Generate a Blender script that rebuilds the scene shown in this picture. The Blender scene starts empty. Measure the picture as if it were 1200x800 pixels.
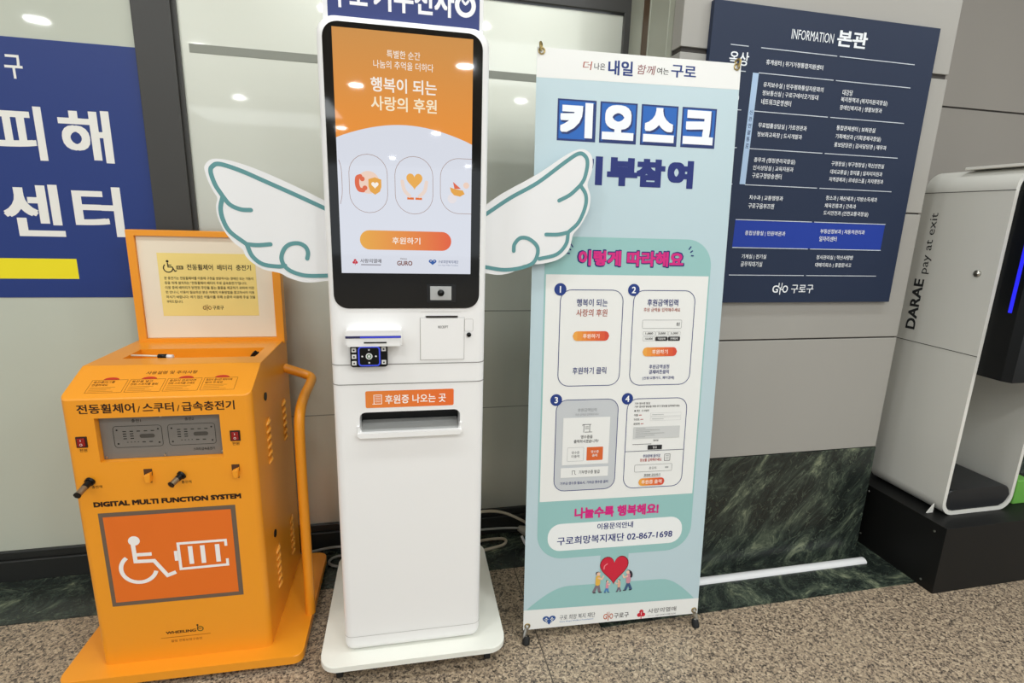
import bpy, bmesh, math
from mathutils import Vector, Matrix

SC = bpy.context.scene
COL = SC.collection
PI = math.pi

# ------------------------------------------------------------------ camera, world, lights, exposure
def rot_cam(a, b, c):
    return Matrix.Rotation(a, 3, 'Z') @ Matrix.Rotation(b, 3, 'X') @ Matrix.Rotation(c, 3, 'Z')

cam = bpy.data.cameras.new('camera')
cam.sensor_width = 36.0
cam.sensor_fit = 'HORIZONTAL'
cam.lens = 36.0 * 625.1 / 1200.0
cam.clip_start = 0.05
cam_ob = bpy.data.objects.new('camera', cam)
COL.objects.link(cam_ob)
cam_ob.matrix_world = Matrix.Translation((0, 0, 1.42)) @ rot_cam(math.radians(-12.7073), math.radians(76.9751), math.radians(1.7367)).to_4x4()
SC.camera = cam_ob

SC.view_settings.view_transform = 'Standard'
SC.view_settings.look = 'None'
SC.view_settings.gamma = 1.0
SC.view_settings.use_curve_mapping = False
SC.view_settings.exposure = 0.0

world = bpy.data.worlds.new('world')
SC.world = world
world.use_nodes = True
world.node_tree.nodes['Background'].inputs[0].default_value = (0.88, 0.95, 1.0, 1)
world.node_tree.nodes['Background'].inputs[1].default_value = 1.0

CEIL = 3.0
LAMP_W = 9.2
def lamp(x, y, w=LAMP_W, r=0.085):
    l = bpy.data.lights.new('downlight', 'AREA')
    l.shape = 'DISK'
    l.size = 2 * r
    l.energy = w
    l.color = (0.95, 0.985, 1.0)
    l.spread = math.radians(180)
    o = bpy.data.objects.new('downlight', l)
    COL.objects.link(o)
    o.location = (x, y, CEIL - 0.02)
for lx in (-3.0, -1.55, -0.35, 0.85, 2.05, 3.5):
    lamp(lx, 1.05)
    lamp(lx - 0.1, -0.55, LAMP_W * 1.15)
for lx, ly in ((-3.0, -1.6), (-1.82, -2.0), (0.56, -3.28), (1.75, -3.3), (3.2, -3.2), (-0.70, -4.53), (-2.1, -4.5), (-3.6, -4.4), (3.9, -4.6),
               (-1.37, -8.19), (0.4, -8.2), (2.2, -8.0), (-0.67, -13.35), (1.6, -14.9)):
    lamp(lx, ly, LAMP_W * 1.2)
# large unseen ceiling panels, added to brighten the glass by reflection
for px, py in ((1.75, -1.7), (-2.2, -6.3), (2.6, -6.3)):
    l = bpy.data.lights.new('added_light_panel', 'AREA')
    l.shape = 'RECTANGLE'
    l.size, l.size_y = 2.0, 1.6
    l.energy = 48.0
    l.color = (0.93, 0.98, 1.0)
    o = bpy.data.objects.new('added_light_panel', l)
    COL.objects.link(o)
    o.location = (px, py, CEIL - 0.02)

# ------------------------------------------------------------------ materials
def lin(h):
    h = h.lstrip('#')
    v = [int(h[i:i + 2], 16) / 255.0 for i in (0, 2, 4)]
    return tuple((c / 12.92 if c <= 0.04045 else ((c + 0.055) / 1.055) ** 2.4) for c in v) + (1.0,)

MATS = {}
def mat(name, hexcol, rough=0.5, metal=0.0, spec=0.5, coat=0.0, bump=0.0, bscale=200.0, emit=0.0):
    if name in MATS:
        return MATS[name]
    m = bpy.data.materials.new(name)
    m.use_nodes = True
    nt = m.node_tree
    b = nt.nodes['Principled BSDF']
    b.inputs['Base Color'].default_value = lin(hexcol)
    b.inputs['Roughness'].default_value = rough
    b.inputs['Metallic'].default_value = metal
    b.inputs['Specular IOR Level'].default_value = spec
    b.inputs['Coat Weight'].default_value = coat
    b.inputs['Coat Roughness'].default_value = 0.04
    if emit > 0:
        b.inputs['Emission Color'].default_value = lin(hexcol)
        b.inputs['Emission Strength'].default_value = emit
        b.inputs['Base Color'].default_value = (0.01, 0.01, 0.01, 1)
    if bump > 0:
        tc = nt.nodes.new('ShaderNodeTexCoord')
        n = nt.nodes.new('ShaderNodeTexNoise')
        n.inputs['Scale'].default_value = bscale
        n.inputs['Detail'].default_value = 3
        bp = nt.nodes.new('ShaderNodeBump')
        bp.inputs['Strength'].default_value = bump
        bp.inputs['Distance'].default_value = 0.002
        nt.links.new(tc.outputs['Object'], n.inputs['Vector'])
        nt.links.new(n.outputs['Fac'], bp.inputs['Height'])
        nt.links.new(bp.outputs['Normal'], b.inputs['Normal'])
    MATS[name] = m
    return m

def ink(hexcol):
    return mat('ink_' + hexcol.strip('#'), hexcol, 0.55, spec=0.35)

def lit(hexcol):
    return mat('lit_' + hexcol.strip('#'), hexcol, 0.03, spec=0.5, emit=0.9)

def ramp_mat(name, stops, axis, lo, hi, emit=0.0, rough=0.5):
    """colour changing along one object axis: a printed or displayed gradient"""
    m = bpy.data.materials.new(name)
    m.use_nodes = True
    nt = m.node_tree
    b = nt.nodes['Principled BSDF']
    tc = nt.nodes.new('ShaderNodeTexCoord')
    sp = nt.nodes.new('ShaderNodeSeparateXYZ')
    mr = nt.nodes.new('ShaderNodeMapRange')
    mr.inputs['From Min'].default_value = lo
    mr.inputs['From Max'].default_value = hi
    cr = nt.nodes.new('ShaderNodeValToRGB')
    el = cr.color_ramp.elements
    el[0].position, el[0].color = stops[0][0], lin(stops[0][1])
    el[1].position, el[1].color = stops[-1][0], lin(stops[-1][1])
    for p, c in stops[1:-1]:
        e = el.new(p)
        e.color = lin(c)
    nt.links.new(tc.outputs['Object'], sp.inputs[0])
    nt.links.new(sp.outputs[axis], mr.inputs['Value'])
    nt.links.new(mr.outputs[0], cr.inputs[0])
    b.inputs['Roughness'].default_value = rough
    if emit:
        b.inputs['Base Color'].default_value = (0.01, 0.01, 0.01, 1)
        nt.links.new(cr.outputs[0], b.inputs['Emission Color'])
        b.inputs['Emission Strength'].default_value = emit
        b.inputs['Roughness'].default_value = 0.03
    else:
        nt.links.new(cr.outputs[0], b.inputs['Base Color'])
    return m

def granite():
    m = bpy.data.materials.new('granite_floor')
    m.use_nodes = True
    nt = m.node_tree
    L = nt.links.new
    b = nt.nodes['Principled BSDF']
    tc = nt.nodes.new('ShaderNodeTexCoord')
    v = nt.nodes.new('ShaderNodeTexVoronoi')
    v.inputs['Scale'].default_value = 160
    v2 = nt.nodes.new('ShaderNodeTexVoronoi')
    v2.inputs['Scale'].default_value = 290
    n = nt.nodes.new('ShaderNodeTexNoise')
    n.inputs['Scale'].default_value = 60
    n.inputs['Detail'].default_value = 4
    for t in (v, v2, n):
        L(tc.outputs['Object'], t.inputs['Vector'])
    s1 = nt.nodes.new('ShaderNodeSeparateColor')
    L(v.outputs['Color'], s1.inputs[0])
    s2 = nt.nodes.new('ShaderNodeSeparateColor')
    L(v2.outputs['Color'], s2.inputs[0])
    mx = nt.nodes.new('ShaderNodeMix')
    mx.inputs['Factor'].default_value = 0.38
    L(s1.outputs[0], mx.inputs['A'])
    L(s2.outputs[0], mx.inputs['B'])
    mx2 = nt.nodes.new('ShaderNodeMix')
    mx2.inputs['Factor'].default_value = 0.25
    L(mx.outputs['Result'], mx2.inputs['A'])
    L(n.outputs['Fac'], mx2.inputs['B'])
    cr = nt.nodes.new('ShaderNodeValToRGB')
    el = cr.color_ramp.elements
    el[0].position, el[0].color = 0.16, lin('#262320')
    el[1].position, el[1].color = 0.9, lin('#d2c2a8')
    for p, c in ((0.3, '#544b43'), (0.42, '#897a69'), (0.55, '#a29079'), (0.7, '#b8a58b')):
        e = el.new(p)
        e.color = lin(c)
    L(mx2.outputs['Result'], cr.inputs[0])
    # narrow joints between the slabs
    br = nt.nodes.new('ShaderNodeTexBrick')
    br.offset = 0.0
    br.inputs['Scale'].default_value = 1.0
    br.inputs['Brick Width'].default_value = 2.0
    br.inputs['Row Height'].default_value = 4.0
    br.inputs['Mortar Size'].default_value = 0.0022
    br.inputs['Color1'].default_value = (0, 0, 0, 1)
    br.inputs['Color2'].default_value = (0, 0, 0, 1)
    br.inputs['Mortar'].default_value = (1, 1, 1, 1)
    mp = nt.nodes.new('ShaderNodeMapping')
    mp.inputs['Location'].default_value = (1.535, 2.0, 0)
    L(tc.outputs['Object'], mp.inputs[0])
    L(mp.outputs[0], br.inputs['Vector'])
    mj = nt.nodes.new('ShaderNodeMix')
    mj.data_type = 'RGBA'
    L(br.outputs['Color'], mj.inputs['Factor'])
    L(cr.outputs[0], mj.inputs['A'])
    mj.inputs['B'].default_value = lin('#4d443a')
    L(mj.outputs['Result'], b.inputs['Base Color'])
    b.inputs['Roughness'].default_value = 0.32
    b.inputs['Specular IOR Level'].default_value = 0.45
    return m

def marble(name, vein=1.0, joints=False):
    m = bpy.data.materials.new(name)
    m.use_nodes = True
    nt = m.node_tree
    L = nt.links.new
    b = nt.nodes['Principled BSDF']
    tc = nt.nodes.new('ShaderNodeTexCoord')
    mp = nt.nodes.new('ShaderNodeMapping')
    mr_ = nt.nodes.new('ShaderNodeMapping')
    mr_.inputs['Rotation'].default_value = (0.15, -0.6, 0.5)
    mp.inputs['Scale'].default_value = (2.1, 1.8, 0.75)
    L(tc.outputs['Object'], mr_.inputs[0])
    L(mr_.outputs[0], mp.inputs[0])
    n = nt.nodes.new('ShaderNodeTexNoise')
    n.inputs['Scale'].default_value = 3.9
    n.inputs['Detail'].default_value = 12
    n.inputs['Roughness'].default_value = 0.78
    n.inputs['Distortion'].default_value = 0.8
    L(mp.outputs[0], n.inputs['Vector'])
    cr = nt.nodes.new('ShaderNodeValToRGB')
    el = cr.color_ramp.elements
    el[0].position, el[0].color = 0.36, lin('#171d1b')
    el[1].position, el[1].color = 0.71, lin('#b4b893')
    for p, c in ((0.47, '#252b27'), (0.53, '#363f37'), (0.575, '#535b4c'), (0.63, '#7f866d')):
        e = el.new(p)
        e.color = lin(c)
    L(n.outputs['Fac'], cr.inputs[0])
    # thin light veins along the level lines of a second noise
    n2 = nt.nodes.new('ShaderNodeTexNoise')
    n2.inputs['Scale'].default_value = 9.0
    n2.inputs['Detail'].default_value = 6
    n2.inputs['Distortion'].default_value = 1.0
    L(mp.outputs[0], n2.inputs['Vector'])
    s = nt.nodes.new('ShaderNodeMath'); s.operation = 'SUBTRACT'; s.inputs[1].default_value = 0.5
    a = nt.nodes.new('ShaderNodeMath'); a.operation = 'ABSOLUTE'
    r2 = nt.nodes.new('ShaderNodeMapRange')
    r2.inputs['From Min'].default_value = 0.0
    r2.inputs['From Max'].default_value = 0.007
    r2.inputs['To Min'].default_value = 0.4 * vein
    r2.inputs['To Max'].default_value = 0.0
    L(n2.outputs['Fac'], s.inputs[0]); L(s.outputs[0], a.inputs[0]); L(a.outputs[0], r2.inputs['Value'])
    mx = nt.nodes.new('ShaderNodeMix'); mx.data_type = 'RGBA'
    L(r2.outputs[0], mx.inputs['Factor']); L(cr.outputs[0], mx.inputs['A'])
    mx.inputs['B'].default_value = lin('#8d9a80')
    L(mx.outputs['Result'], b.inputs['Base Color'])
    b.inputs['Roughness'].default_value = 0.27
    return m

M_GRANITE = granite()
M_MARBLE = marble('green_marble')
M_MARBLE2 = marble('dark_marble', 0.8)
M_PANEL = mat('grey_wall_panel', '#a19e97', 0.55, bump=0.05, bscale=300)
M_GROOVE = mat('dark_groove', '#3b3733', 0.8)
M_RWALL = mat('taupe_wall_panel', '#8f8a82', 0.55, bump=0.05, bscale=300)
M_CEIL = mat('white_ceiling', '#e9e8e2', 0.8)
M_FRAME = mat('charcoal_metal', '#3a3936', 0.42, spec=0.5)
M_SILL = mat('black_metal_sill', '#222321', 0.4)
M_JAMB = mat('grey_green_metal', '#a8aa9b', 0.45)
M_BRONZE = mat('bronze_strip', '#57412c', 0.5)
M_FILM_L = mat('frosted_film_left', '#c0c5b6', 0.35, spec=0.5, coat=0.6)
M_FILM_M = mat('frosted_film_middle', '#cfd1c5', 0.42, metal=0.6, spec=0.5, coat=0.5)
M_SEAM = mat('film_seam', '#8c8f84', 0.45)
M_ORANGE = mat('orange_paint', '#ef9a22', 0.33, spec=0.5, bump=0.02, bscale=500)
M_ORANGE_IN = mat('orange_paint_inside', '#e48d1b', 0.45)
M_WHITE = mat('white_paint', '#eeedeb', 0.36, spec=0.5)
M_OFFWHITE = mat('cream_plate', '#e9e9df', 0.4)
M_BLACKGLASS = mat('black_glass', '#060708', 0.05, spec=0.6)
M_BLACK = mat('black_plastic', '#0b0d0e', 0.3, spec=0.25)
M_RUBBER = mat('black_rubber', '#121212', 0.7)
M_BLACKMETAL = mat('black_powder_coat', '#121211', 0.5, spec=0.3, bump=0.03, bscale=900)
M_STEEL = mat('steel', '#b9b7b0', 0.28, metal=1.0)
M_BRASS = mat('brass', '#a99562', 0.32, metal=1.0)
M_GREYPLATE = mat('grey_panel_plate', '#76716a', 0.45)
M_NAVY = mat('navy_board', '#202c44', 0.5, spec=0.3)
M_BANNER = mat('banner_sheet', '#b9cdd3', 0.42, spec=0.45)
M_LOOP = mat('pale_grey_steel', '#d0cfc7', 0.38)
M_LOOPEDGE = mat('white_edge', '#e2e0d8', 0.4)
M_CABLE = mat('beige_cable', '#b8ad97', 0.5)
M_CABLE2 = mat('grey_cable', '#8f8f89', 0.5)
M_BOARDWHITE = mat('white_foam_board', '#e9e9e9', 0.55)

# ------------------------------------------------------------------ mesh helpers
def obj(name, bm, mats, parent=None, smooth=False, angle=40):
    me = bpy.data.meshes.new(name)
    bm.normal_update()
    bm.to_mesh(me)
    bm.free()
    if not isinstance(mats, (list, tuple)):
        mats = [mats]
    for m in mats:
        me.materials.append(m)
    o = bpy.data.objects.new(name, me)
    COL.objects.link(o)
    if parent is not None:
        o.parent = parent
    if smooth:
        me.shade_smooth()
        try:
            me.set_sharp_from_angle(angle=math.radians(angle))
        except Exception:
            pass
        wn = o.modifiers.new('weighted_normal', 'WEIGHTED_NORMAL')
        wn.keep_sharp = True
        wn.weight = 90
    return o

def thing(name, label, cat, loc=(0, 0, 0), rotz=0.0, group=None):
    o = bpy.data.objects.new(name, None)
    COL.objects.link(o)
    o.empty_display_size = 0.1
    o.location = loc
    o.rotation_euler = (0, 0, rotz)
    return tag(o, label, cat, group)

def tag(o, label, cat, group=None):
    o['label'] = label
    o['category'] = cat
    if group:
        o['group'] = group
    return o

def struct(name, bm, mats, parent=None, **k):
    o = obj(name, bm, mats, parent, **k)
    if parent is None:
        o['kind'] = 'structure'
    return o

def box(bm, x0, x1, y0, y1, z0, z1, mi=0, bev=0.0, seg=2):
    vs = [bm.verts.new(p) for p in ((x0, y0, z0), (x1, y0, z0), (x1, y1, z0), (x0, y1, z0),
                                    (x0, y0, z1), (x1, y0, z1), (x1, y1, z1), (x0, y1, z1))]
    fs = []
    for q in ((0, 3, 2, 1), (4, 5, 6, 7), (0, 1, 5, 4), (1, 2, 6, 5), (2, 3, 7, 6), (3, 0, 4, 7)):
        f = bm.faces.new([vs[i] for i in q])
        f.material_index = mi
        fs.append(f)
    if bev > 0:
        es = list({e for f in fs for e in f.edges})
        bmesh.ops.bevel(bm, geom=es, offset=bev, segments=seg, affect='EDGES', profile=0.5, material=mi)
    return bm

def boxo(name, x0, x1, y0, y1, z0, z1, m, parent=None, bev=0.0, seg=2):
    return obj(name, box(bmesh.new(), x0, x1, y0, y1, z0, z1, 0, bev, seg), m, parent, smooth=bev > 0)

def rr(x0, z0, x1, z1, r, n=6):
    """rounded rectangle, counter-clockwise; r may be a 4-list bl, br, tr, tl"""
    rs = r if isinstance(r, (list, tuple)) else [r] * 4
    out = []
    for (cx, cz, a0, q) in ((x0, z0, PI, rs[0]), (x1, z0, 1.5 * PI, rs[1]), (x1, z1, 0, rs[2]), (x0, z1, 0.5 * PI, rs[3])):
        sx = 1 if cx == x0 else -1
        sz = 1 if cz == z0 else -1
        if q <= 1e-6:
            out.append((cx, cz))
            continue
        for i in range(n + 1):
            a = a0 + 0.5 * PI * i / n
            out.append((cx + sx * q + q * math.cos(a), cz + sz * q + q * math.sin(a)))
    return out

def ell(cx, cz, rx, rz=None, n=28, a0=0, a1=2 * PI):
    rz = rx if rz is None else rz
    full = abs(a1 - a0 - 2 * PI) < 1e-6
    k = n if full else n + 1
    return [(cx + rx * math.cos(a0 + (a1 - a0) * i / n), cz + rz * math.sin(a0 + (a1 - a0) * i / n)) for i in range(k)]

def prism(pts, y0, y1, bev=0.0, seg=3, bm=None, mi=0, back=False):
    """outline in x,z pushed from y0 (front) to y1; the front rim is rounded by bev"""
    bm = bm or bmesh.new()
    a = [bm.verts.new((x, y0, z)) for x, z in pts]
    b = [bm.verts.new((x, y1, z)) for x, z in pts]
    n = len(pts)
    f0 = bm.faces.new(a)
    f1 = bm.faces.new(list(reversed(b)))
    fs = [f0, f1]
    for i in range(n):
        j = (i + 1) % n
        fs.append(bm.faces.new((a[j], a[i], b[i], b[j])))
    for f in fs:
        f.material_index = mi
    if bev > 0:
        es = list(f0.edges) + (list(f1.edges) if back else [])
        bmesh.ops.bevel(bm, geom=es, offset=bev, segments=seg, affect='EDGES', profile=0.5, material=mi)
    bmesh.ops.recalc_face_normals(bm, faces=bm.faces)
    return bm

def round_front(x0, z0, x1, z1, rs, y0, y1, R, seg=7, n=8):
    """rounded rectangle pushed back from y0 to y1, its front rim rolled over with radius R"""
    bm = bmesh.new()
    loops = [(y1, 0.0)] + [(y0 + R * (1 - math.sin(t)), R * (1 - math.cos(t))) for t in [0.5 * PI * i / seg for i in range(seg + 1)]]
    rings = []
    for y, i in loops:
        rings.append([bm.verts.new((x, y, z)) for x, z in rr(x0 + i, z0 + i, x1 - i, z1 - i, [max(r - i, 0.0015) for r in rs], n)])
    for A, B in zip(rings, rings[1:]):
        for k in range(len(A)):
            j = (k + 1) % len(A)
            bm.faces.new((A[k], A[j], B[j], B[k]))
    bm.faces.new(rings[-1])
    bm.faces.new(rings[0][::-1])
    bmesh.ops.recalc_face_normals(bm, faces=bm.faces)
    return bm

def slab(pts, z0, z1, bev=0.0, seg=3, bm=None):
    """outline in x,y raised from z0 to z1, top rim rounded"""
    bm = bm or bmesh.new()
    a = [bm.verts.new((x, y, z0)) for x, y in pts]
    b = [bm.verts.new((x, y, z1)) for x, y in pts]
    n = len(pts)
    bm.faces.new(list(reversed(a)))
    f1 = bm.faces.new(b)
    for i in range(n):
        j = (i + 1) % n
        bm.faces.new((a[i], a[j], b[j], b[i]))
    if bev > 0:
        bmesh.ops.bevel(bm, geom=list(f1.edges), offset=bev, segments=seg, affect='EDGES', profile=0.5)
    bmesh.ops.recalc_face_normals(bm, faces=bm.faces)
    return bm

def catmull(pts, n=8):
    if len(pts) < 3:
        return [tuple(p) for p in pts]
    P = [Vector(p) for p in pts]
    P = [2 * P[0] - P[1]] + P + [2 * P[-1] - P[-2]]
    out = []
    for i in range(1, len(P) - 2):
        for k in range(n):
            t = k / n
            out.append(tuple(0.5 * ((2 * P[i]) + (P[i + 1] - P[i - 1]) * t + (2 * P[i - 1] - 5 * P[i] + 4 * P[i + 1] - P[i + 2]) * t * t
                             + (3 * P[i] - P[i - 1] - 3 * P[i + 1] + P[i + 2]) * t ** 3)))
    out.append(tuple(P[-2]))
    return out

def tube(pts, r, n=10, smooth=0, bm=None, mi=0, cap=True):
    bm = bm or bmesh.new()
    P = [Vector(p) for p in (catmull(pts, smooth) if smooth else pts)]
    up = Vector((0, 0, 1))
    rings = []
    prev = None
    for i, p in enumerate(P):
        t = (P[min(i + 1, len(P) - 1)] - P[max(i - 1, 0)]).normalized()
        if prev is None:
            s = t.cross(up)
            if s.length < 1e-3:
                s = t.cross(Vector((1, 0, 0)))
        else:
            s = prev - t * prev.dot(t)
        s.normalize()
        prev = s
        w = t.cross(s)
        rad = r[i] if isinstance(r, (list, tuple)) else r
        rings.append([bm.verts.new(p + rad * (math.cos(2 * PI * k / n) * s + math.sin(2 * PI * k / n) * w)) for k in range(n)])
    for A, B in zip(rings, rings[1:]):
        for k in range(n):
            f = bm.faces.new((A[k], A[(k + 1) % n], B[(k + 1) % n], B[k]))
            f.material_index = mi
            f.smooth = True
    if cap:
        for R in (rings[0], rings[-1]):
            f = bm.faces.new(R)
            f.material_index = mi
    bmesh.ops.recalc_face_normals(bm, faces=bm.faces)
    return bm

def cut(o, cutters):
    """subtract the cutter meshes (bmeshes) from object o"""
    tmp = []
    for cbm in cutters:
        bmesh.ops.recalc_face_normals(cbm, faces=cbm.faces)
        c = obj('cutter', cbm, o.data.materials[0])
        md = o.modifiers.new('cut', 'BOOLEAN')
        md.operation = 'DIFFERENCE'
        md.solver = 'EXACT'
        md.object = c
        tmp.append(c)
    for md in [m for m in o.modifiers if m.type == 'WEIGHTED_NORMAL']:
        o.modifiers.remove(md)
    par, o.parent = o.parent, None
    bpy.context.view_layer.update()
    dg = bpy.context.evaluated_depsgraph_get()
    me = bpy.data.meshes.new_from_object(o.evaluated_get(dg))
    o.modifiers.clear()
    old = o.data
    o.data = me
    me.name = o.name
    bpy.data.meshes.remove(old)
    for c in tmp:
        cm = c.data
        bpy.data.objects.remove(c)
        bpy.data.meshes.remove(cm)
    o.parent = par
    me.shade_smooth()
    me.set_sharp_from_angle(angle=math.radians(35))
    wn = o.modifiers.new('weighted_normal', 'WEIGHTED_NORMAL')
    wn.keep_sharp = True
    wn.weight = 90
    return o

# ------------------------------------------------------------------ lettering and flat printing
GLYPHS = {}
TXT = bpy.data.curves.new('lettering', 'FONT')
def glyph_mesh(s):
    if s in GLYPHS:
        return GLYPHS[s]
    TXT.body = s
    TXT.resolution_u = 4 if len(s) < 8 else 2
    o = bpy.data.objects.new('lettering', TXT)
    me = o.to_mesh()
    vs = [(v.co.x, v.co.y) for v in me.vertices]
    fs = [tuple(p.vertices) for p in me.polygons]
    o.to_mesh_clear()
    bpy.data.objects.remove(o)
    GLYPHS[s] = (vs, fs)
    return GLYPHS[s]

class Art:
    """flat printing on a face: x to the right, z up, lifted by a fraction of a millimetre per layer"""
    def __init__(self, ox=0.0, oz=0.0, y=0.0, eps=0.0004, tf=None):
        self.bm = bmesh.new()
        self.mats = []
        self.ox, self.oz, self.y, self.eps = ox, oz, y, eps
        self.tf = tf or (lambda x, y, z: (x, y, z))
    def mi(self, m):
        if m not in self.mats:
            self.mats.append(m)
        return self.mats.index(m)
    def v(self, x, z, layer):
        return self.bm.verts.new(self.tf(x + self.ox, self.y - self.eps * layer, z + self.oz))
    def poly(self, pts, m, layer=1):
        f = self.bm.faces.new([self.v(x, z, layer) for x, z in pts])
        f.material_index = self.mi(m)
        return self
    def rect(self, x0, z0, x1, z1, m, layer=1, r=0.0):
        return self.poly(rr(x0, z0, x1, z1, r), m, layer)
    def ring(self, outer, inner, m, layer=1):
        a = [self.v(x, z, layer) for x, z in outer]
        b = [self.v(x, z, layer) for x, z in inner]
        k = self.mi(m)
        for i in range(len(a)):
            j = (i + 1) % len(a)
            f = self.bm.faces.new((a[i], a[j], b[j], b[i]))
            f.material_index = k
        return self
    def outline(self, x0, z0, x1, z1, r, w, m, layer=1):
        r = max(r, w * 1.2)
        return self.ring(rr(x0, z0, x1, z1, r), rr(x0 + w, z0 + w, x1 - w, z1 - w, r - w), m, layer)
    def circle(self, x, z, r, m, layer=1, rz=None):
        return self.poly(ell(x, z, r, rz), m, layer)
    def stroke(self, pts, w, m, layer=1, smooth=0, caps=True, closed=False):
        P = [Vector(p) for p in (catmull(pts, smooth) if smooth else pts)]
        k = self.mi(m)
        n = len(P)
        L, R = [], []
        for i, p in enumerate(P):
            if closed:
                a, b = P[(i - 1) % n], P[(i + 1) % n]
            else:
                a, b = P[max(i - 1, 0)], P[min(i + 1, n - 1)]
            d1 = (p - a).normalized() if (p - a).length > 1e-9 else (b - p).normalized()
            d2 = (b - p).normalized() if (b - p).length > 1e-9 else d1
            t = (d1 + d2)
            t = t.normalized() if t.length > 1e-6 else d1
            q = Vector((-t.y, t.x))
            sc = 1.0 / max(0.5, abs(q.dot(Vector((-d1.y, d1.x)))))
            L.append(self.v(*(p + q * w * 0.5 * sc), layer))
            R.append(self.v(*(p - q * w * 0.5 * sc), layer))
        for i in range(n if closed else n - 1):
            j = (i + 1) % n
            f = self.bm.faces.new((R[i], R[j], L[j], L[i]))
            f.material_index = k
        if caps and not closed:
            for p in (P[0], P[-1]):
                self.poly(ell(p[0], p[1], w * 0.5, n=14), m, layer + 0.15)
        return self
    def text(self, s, cx, cz, w, h, m, layer=2, bold=0.012, align='C', shear=0.0, rot=0.0):
        """letters fitted to the width w and height h; w or h None keeps the shape"""
        vs, fs = glyph_mesh(s)
        b = max(0.0, bold)
        x0 = min(p[0] for p in vs) - b; x1 = max(p[0] for p in vs) + b
        y0 = min(p[1] for p in vs) - b; y1 = max(p[1] for p in vs) + b
        if w is None:
            sy = h / (y1 - y0); sx = sy
        elif h is None:
            sx = w / (x1 - x0); sy = sx
        else:
            sx = w / (x1 - x0); sy = h / (y1 - y0)
        ax = {'C': (x0 + x1) / 2, 'L': x0, 'R': x1}[align]
        ay = (y0 + y1) / 2
        cr, sr = math.cos(rot), math.sin(rot)
        k = self.mi(m)
        # heavier weights: the same letters laid down again with a small shift
        if b < 0.004:
            sh = [(0, 0)]
        elif b < 0.016:
            sh = [(-b, -b * 0.6), (b, b * 0.6)]
        elif b < 0.04:
            sh = [(-b, -b * 0.7), (b, -b * 0.7), (b, b * 0.7), (-b, b * 0.7)]
        else:
            sh = [(b * p / 2, b * q / 2) for p in range(-2, 3) for q in range(-2, 3) if max(abs(p), abs(q)) == 2 or (abs(p) == 1 and abs(q) == 1)]
        for q, (dx, dy) in enumerate(sh):
            vv = []
            for x, y in vs:
                px, pz = (x + dx - ax) * sx, (y + dy - ay) * sy
                px += pz * shear
                vv.append(self.v(cx + px * cr - pz * sr, cz + px * sr + pz * cr, layer + 0.03 * q))
            for f in fs:
                try:
                    self.bm.faces.new([vv[i] for i in f]).material_index = k
                except ValueError:
                    pass
        return self
    def heart(self, cx, cz, w, h, m, layer=1):
        pts = []
        for i in range(40):
            t = 2 * PI * i / 40
            x = 16 * math.sin(t) ** 3
            y = 13 * math.cos(t) - 5 * math.cos(2 * t) - 2 * math.cos(3 * t) - math.cos(4 * t)
            pts.append((cx + x / 32 * w, cz + (y + 2.5) / 29 * h))
        return self.poly(list(reversed(pts)), m, layer)
    def build(self, name, parent):
        # face everything the way the print looks
        return obj(name, self.bm, self.mats, parent)

def wheelchair(a, x, z, s, m, layer=2):
    """wheelchair user symbol, x,z at its left bottom, s its height"""
    w = 0.085 * s
    a.circle(x + 0.36 * s, z + 0.92 * s, 0.105 * s, m, layer)
    a.stroke([(x + 0.36 * s, z + 0.80 * s), (x + 0.38 * s, z + 0.44 * s), (x + 0.70 * s, z + 0.44 * s), (x + 0.88 * s, z + 0.08 * s), (x + 1.03 * s, z + 0.15 * s)], w, m, layer + 0.3, caps=False)
    a.stroke([(x + 0.37 * s, z + 0.60 * s), (x + 0.64 * s, z + 0.60 * s)], w * 0.9, m, layer + 0.6, caps=False)
    c = (x + 0.38 * s, z + 0.36 * s)
    pts = [(c[0] + 0.36 * s * math.cos(t), c[1] + 0.36 * s * math.sin(t)) for t in [math.radians(q) for q in range(130, 358, 8)]]
    a.stroke(pts, w, m, layer + 0.9, caps=False)

def guro_mark(a, x, z, w, h, m, layer=2):
    """district mark: a ring and an oval joined by a double stem"""
    a.text('G', x + 0.2 * w, z + 0.46 * h, 0.36 * w, 0.62 * h, m, layer, 0.02)
    a.text('O', x + 0.82 * w, z + 0.46 * h, 0.34 * w, 0.62 * h, m, layer, 0.02)
    a.text('U', x + 0.49 * w, z + 0.74 * h, 0.24 * w, 0.48 * h, m, layer, 0.02)
    t = 0.085 * h
    a.stroke([(x + 0.51 * w, z + 0.5 * h), (x + 0.51 * w, z + 0.02 * h)], t, m, layer + 0.3)
    a.stroke([(x + 0.51 * w, z + 0.38 * h), (x + 0.57 * w, z + 0.44 * h), (x + 0.63 * w, z + 0.42 * h)], t, m, layer + 0.6)

def fruit_mark(a, x, z, s, m, mw, layer=2):
    for dx, dz in ((0, 0.26), (-0.22, -0.1), (0.22, -0.1)):
        a.circle(x + dx * s, z + dz * s, 0.23 * s, m, layer)
    a.stroke([(x, z + 0.1 * s), (x, z - 0.52 * s)], 0.1 * s, m, layer + 0.3)
    a.stroke([(x, z + 0.22 * s), (x, z - 0.1 * s)], 0.05 * s, mw, layer + 0.6)

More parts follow.
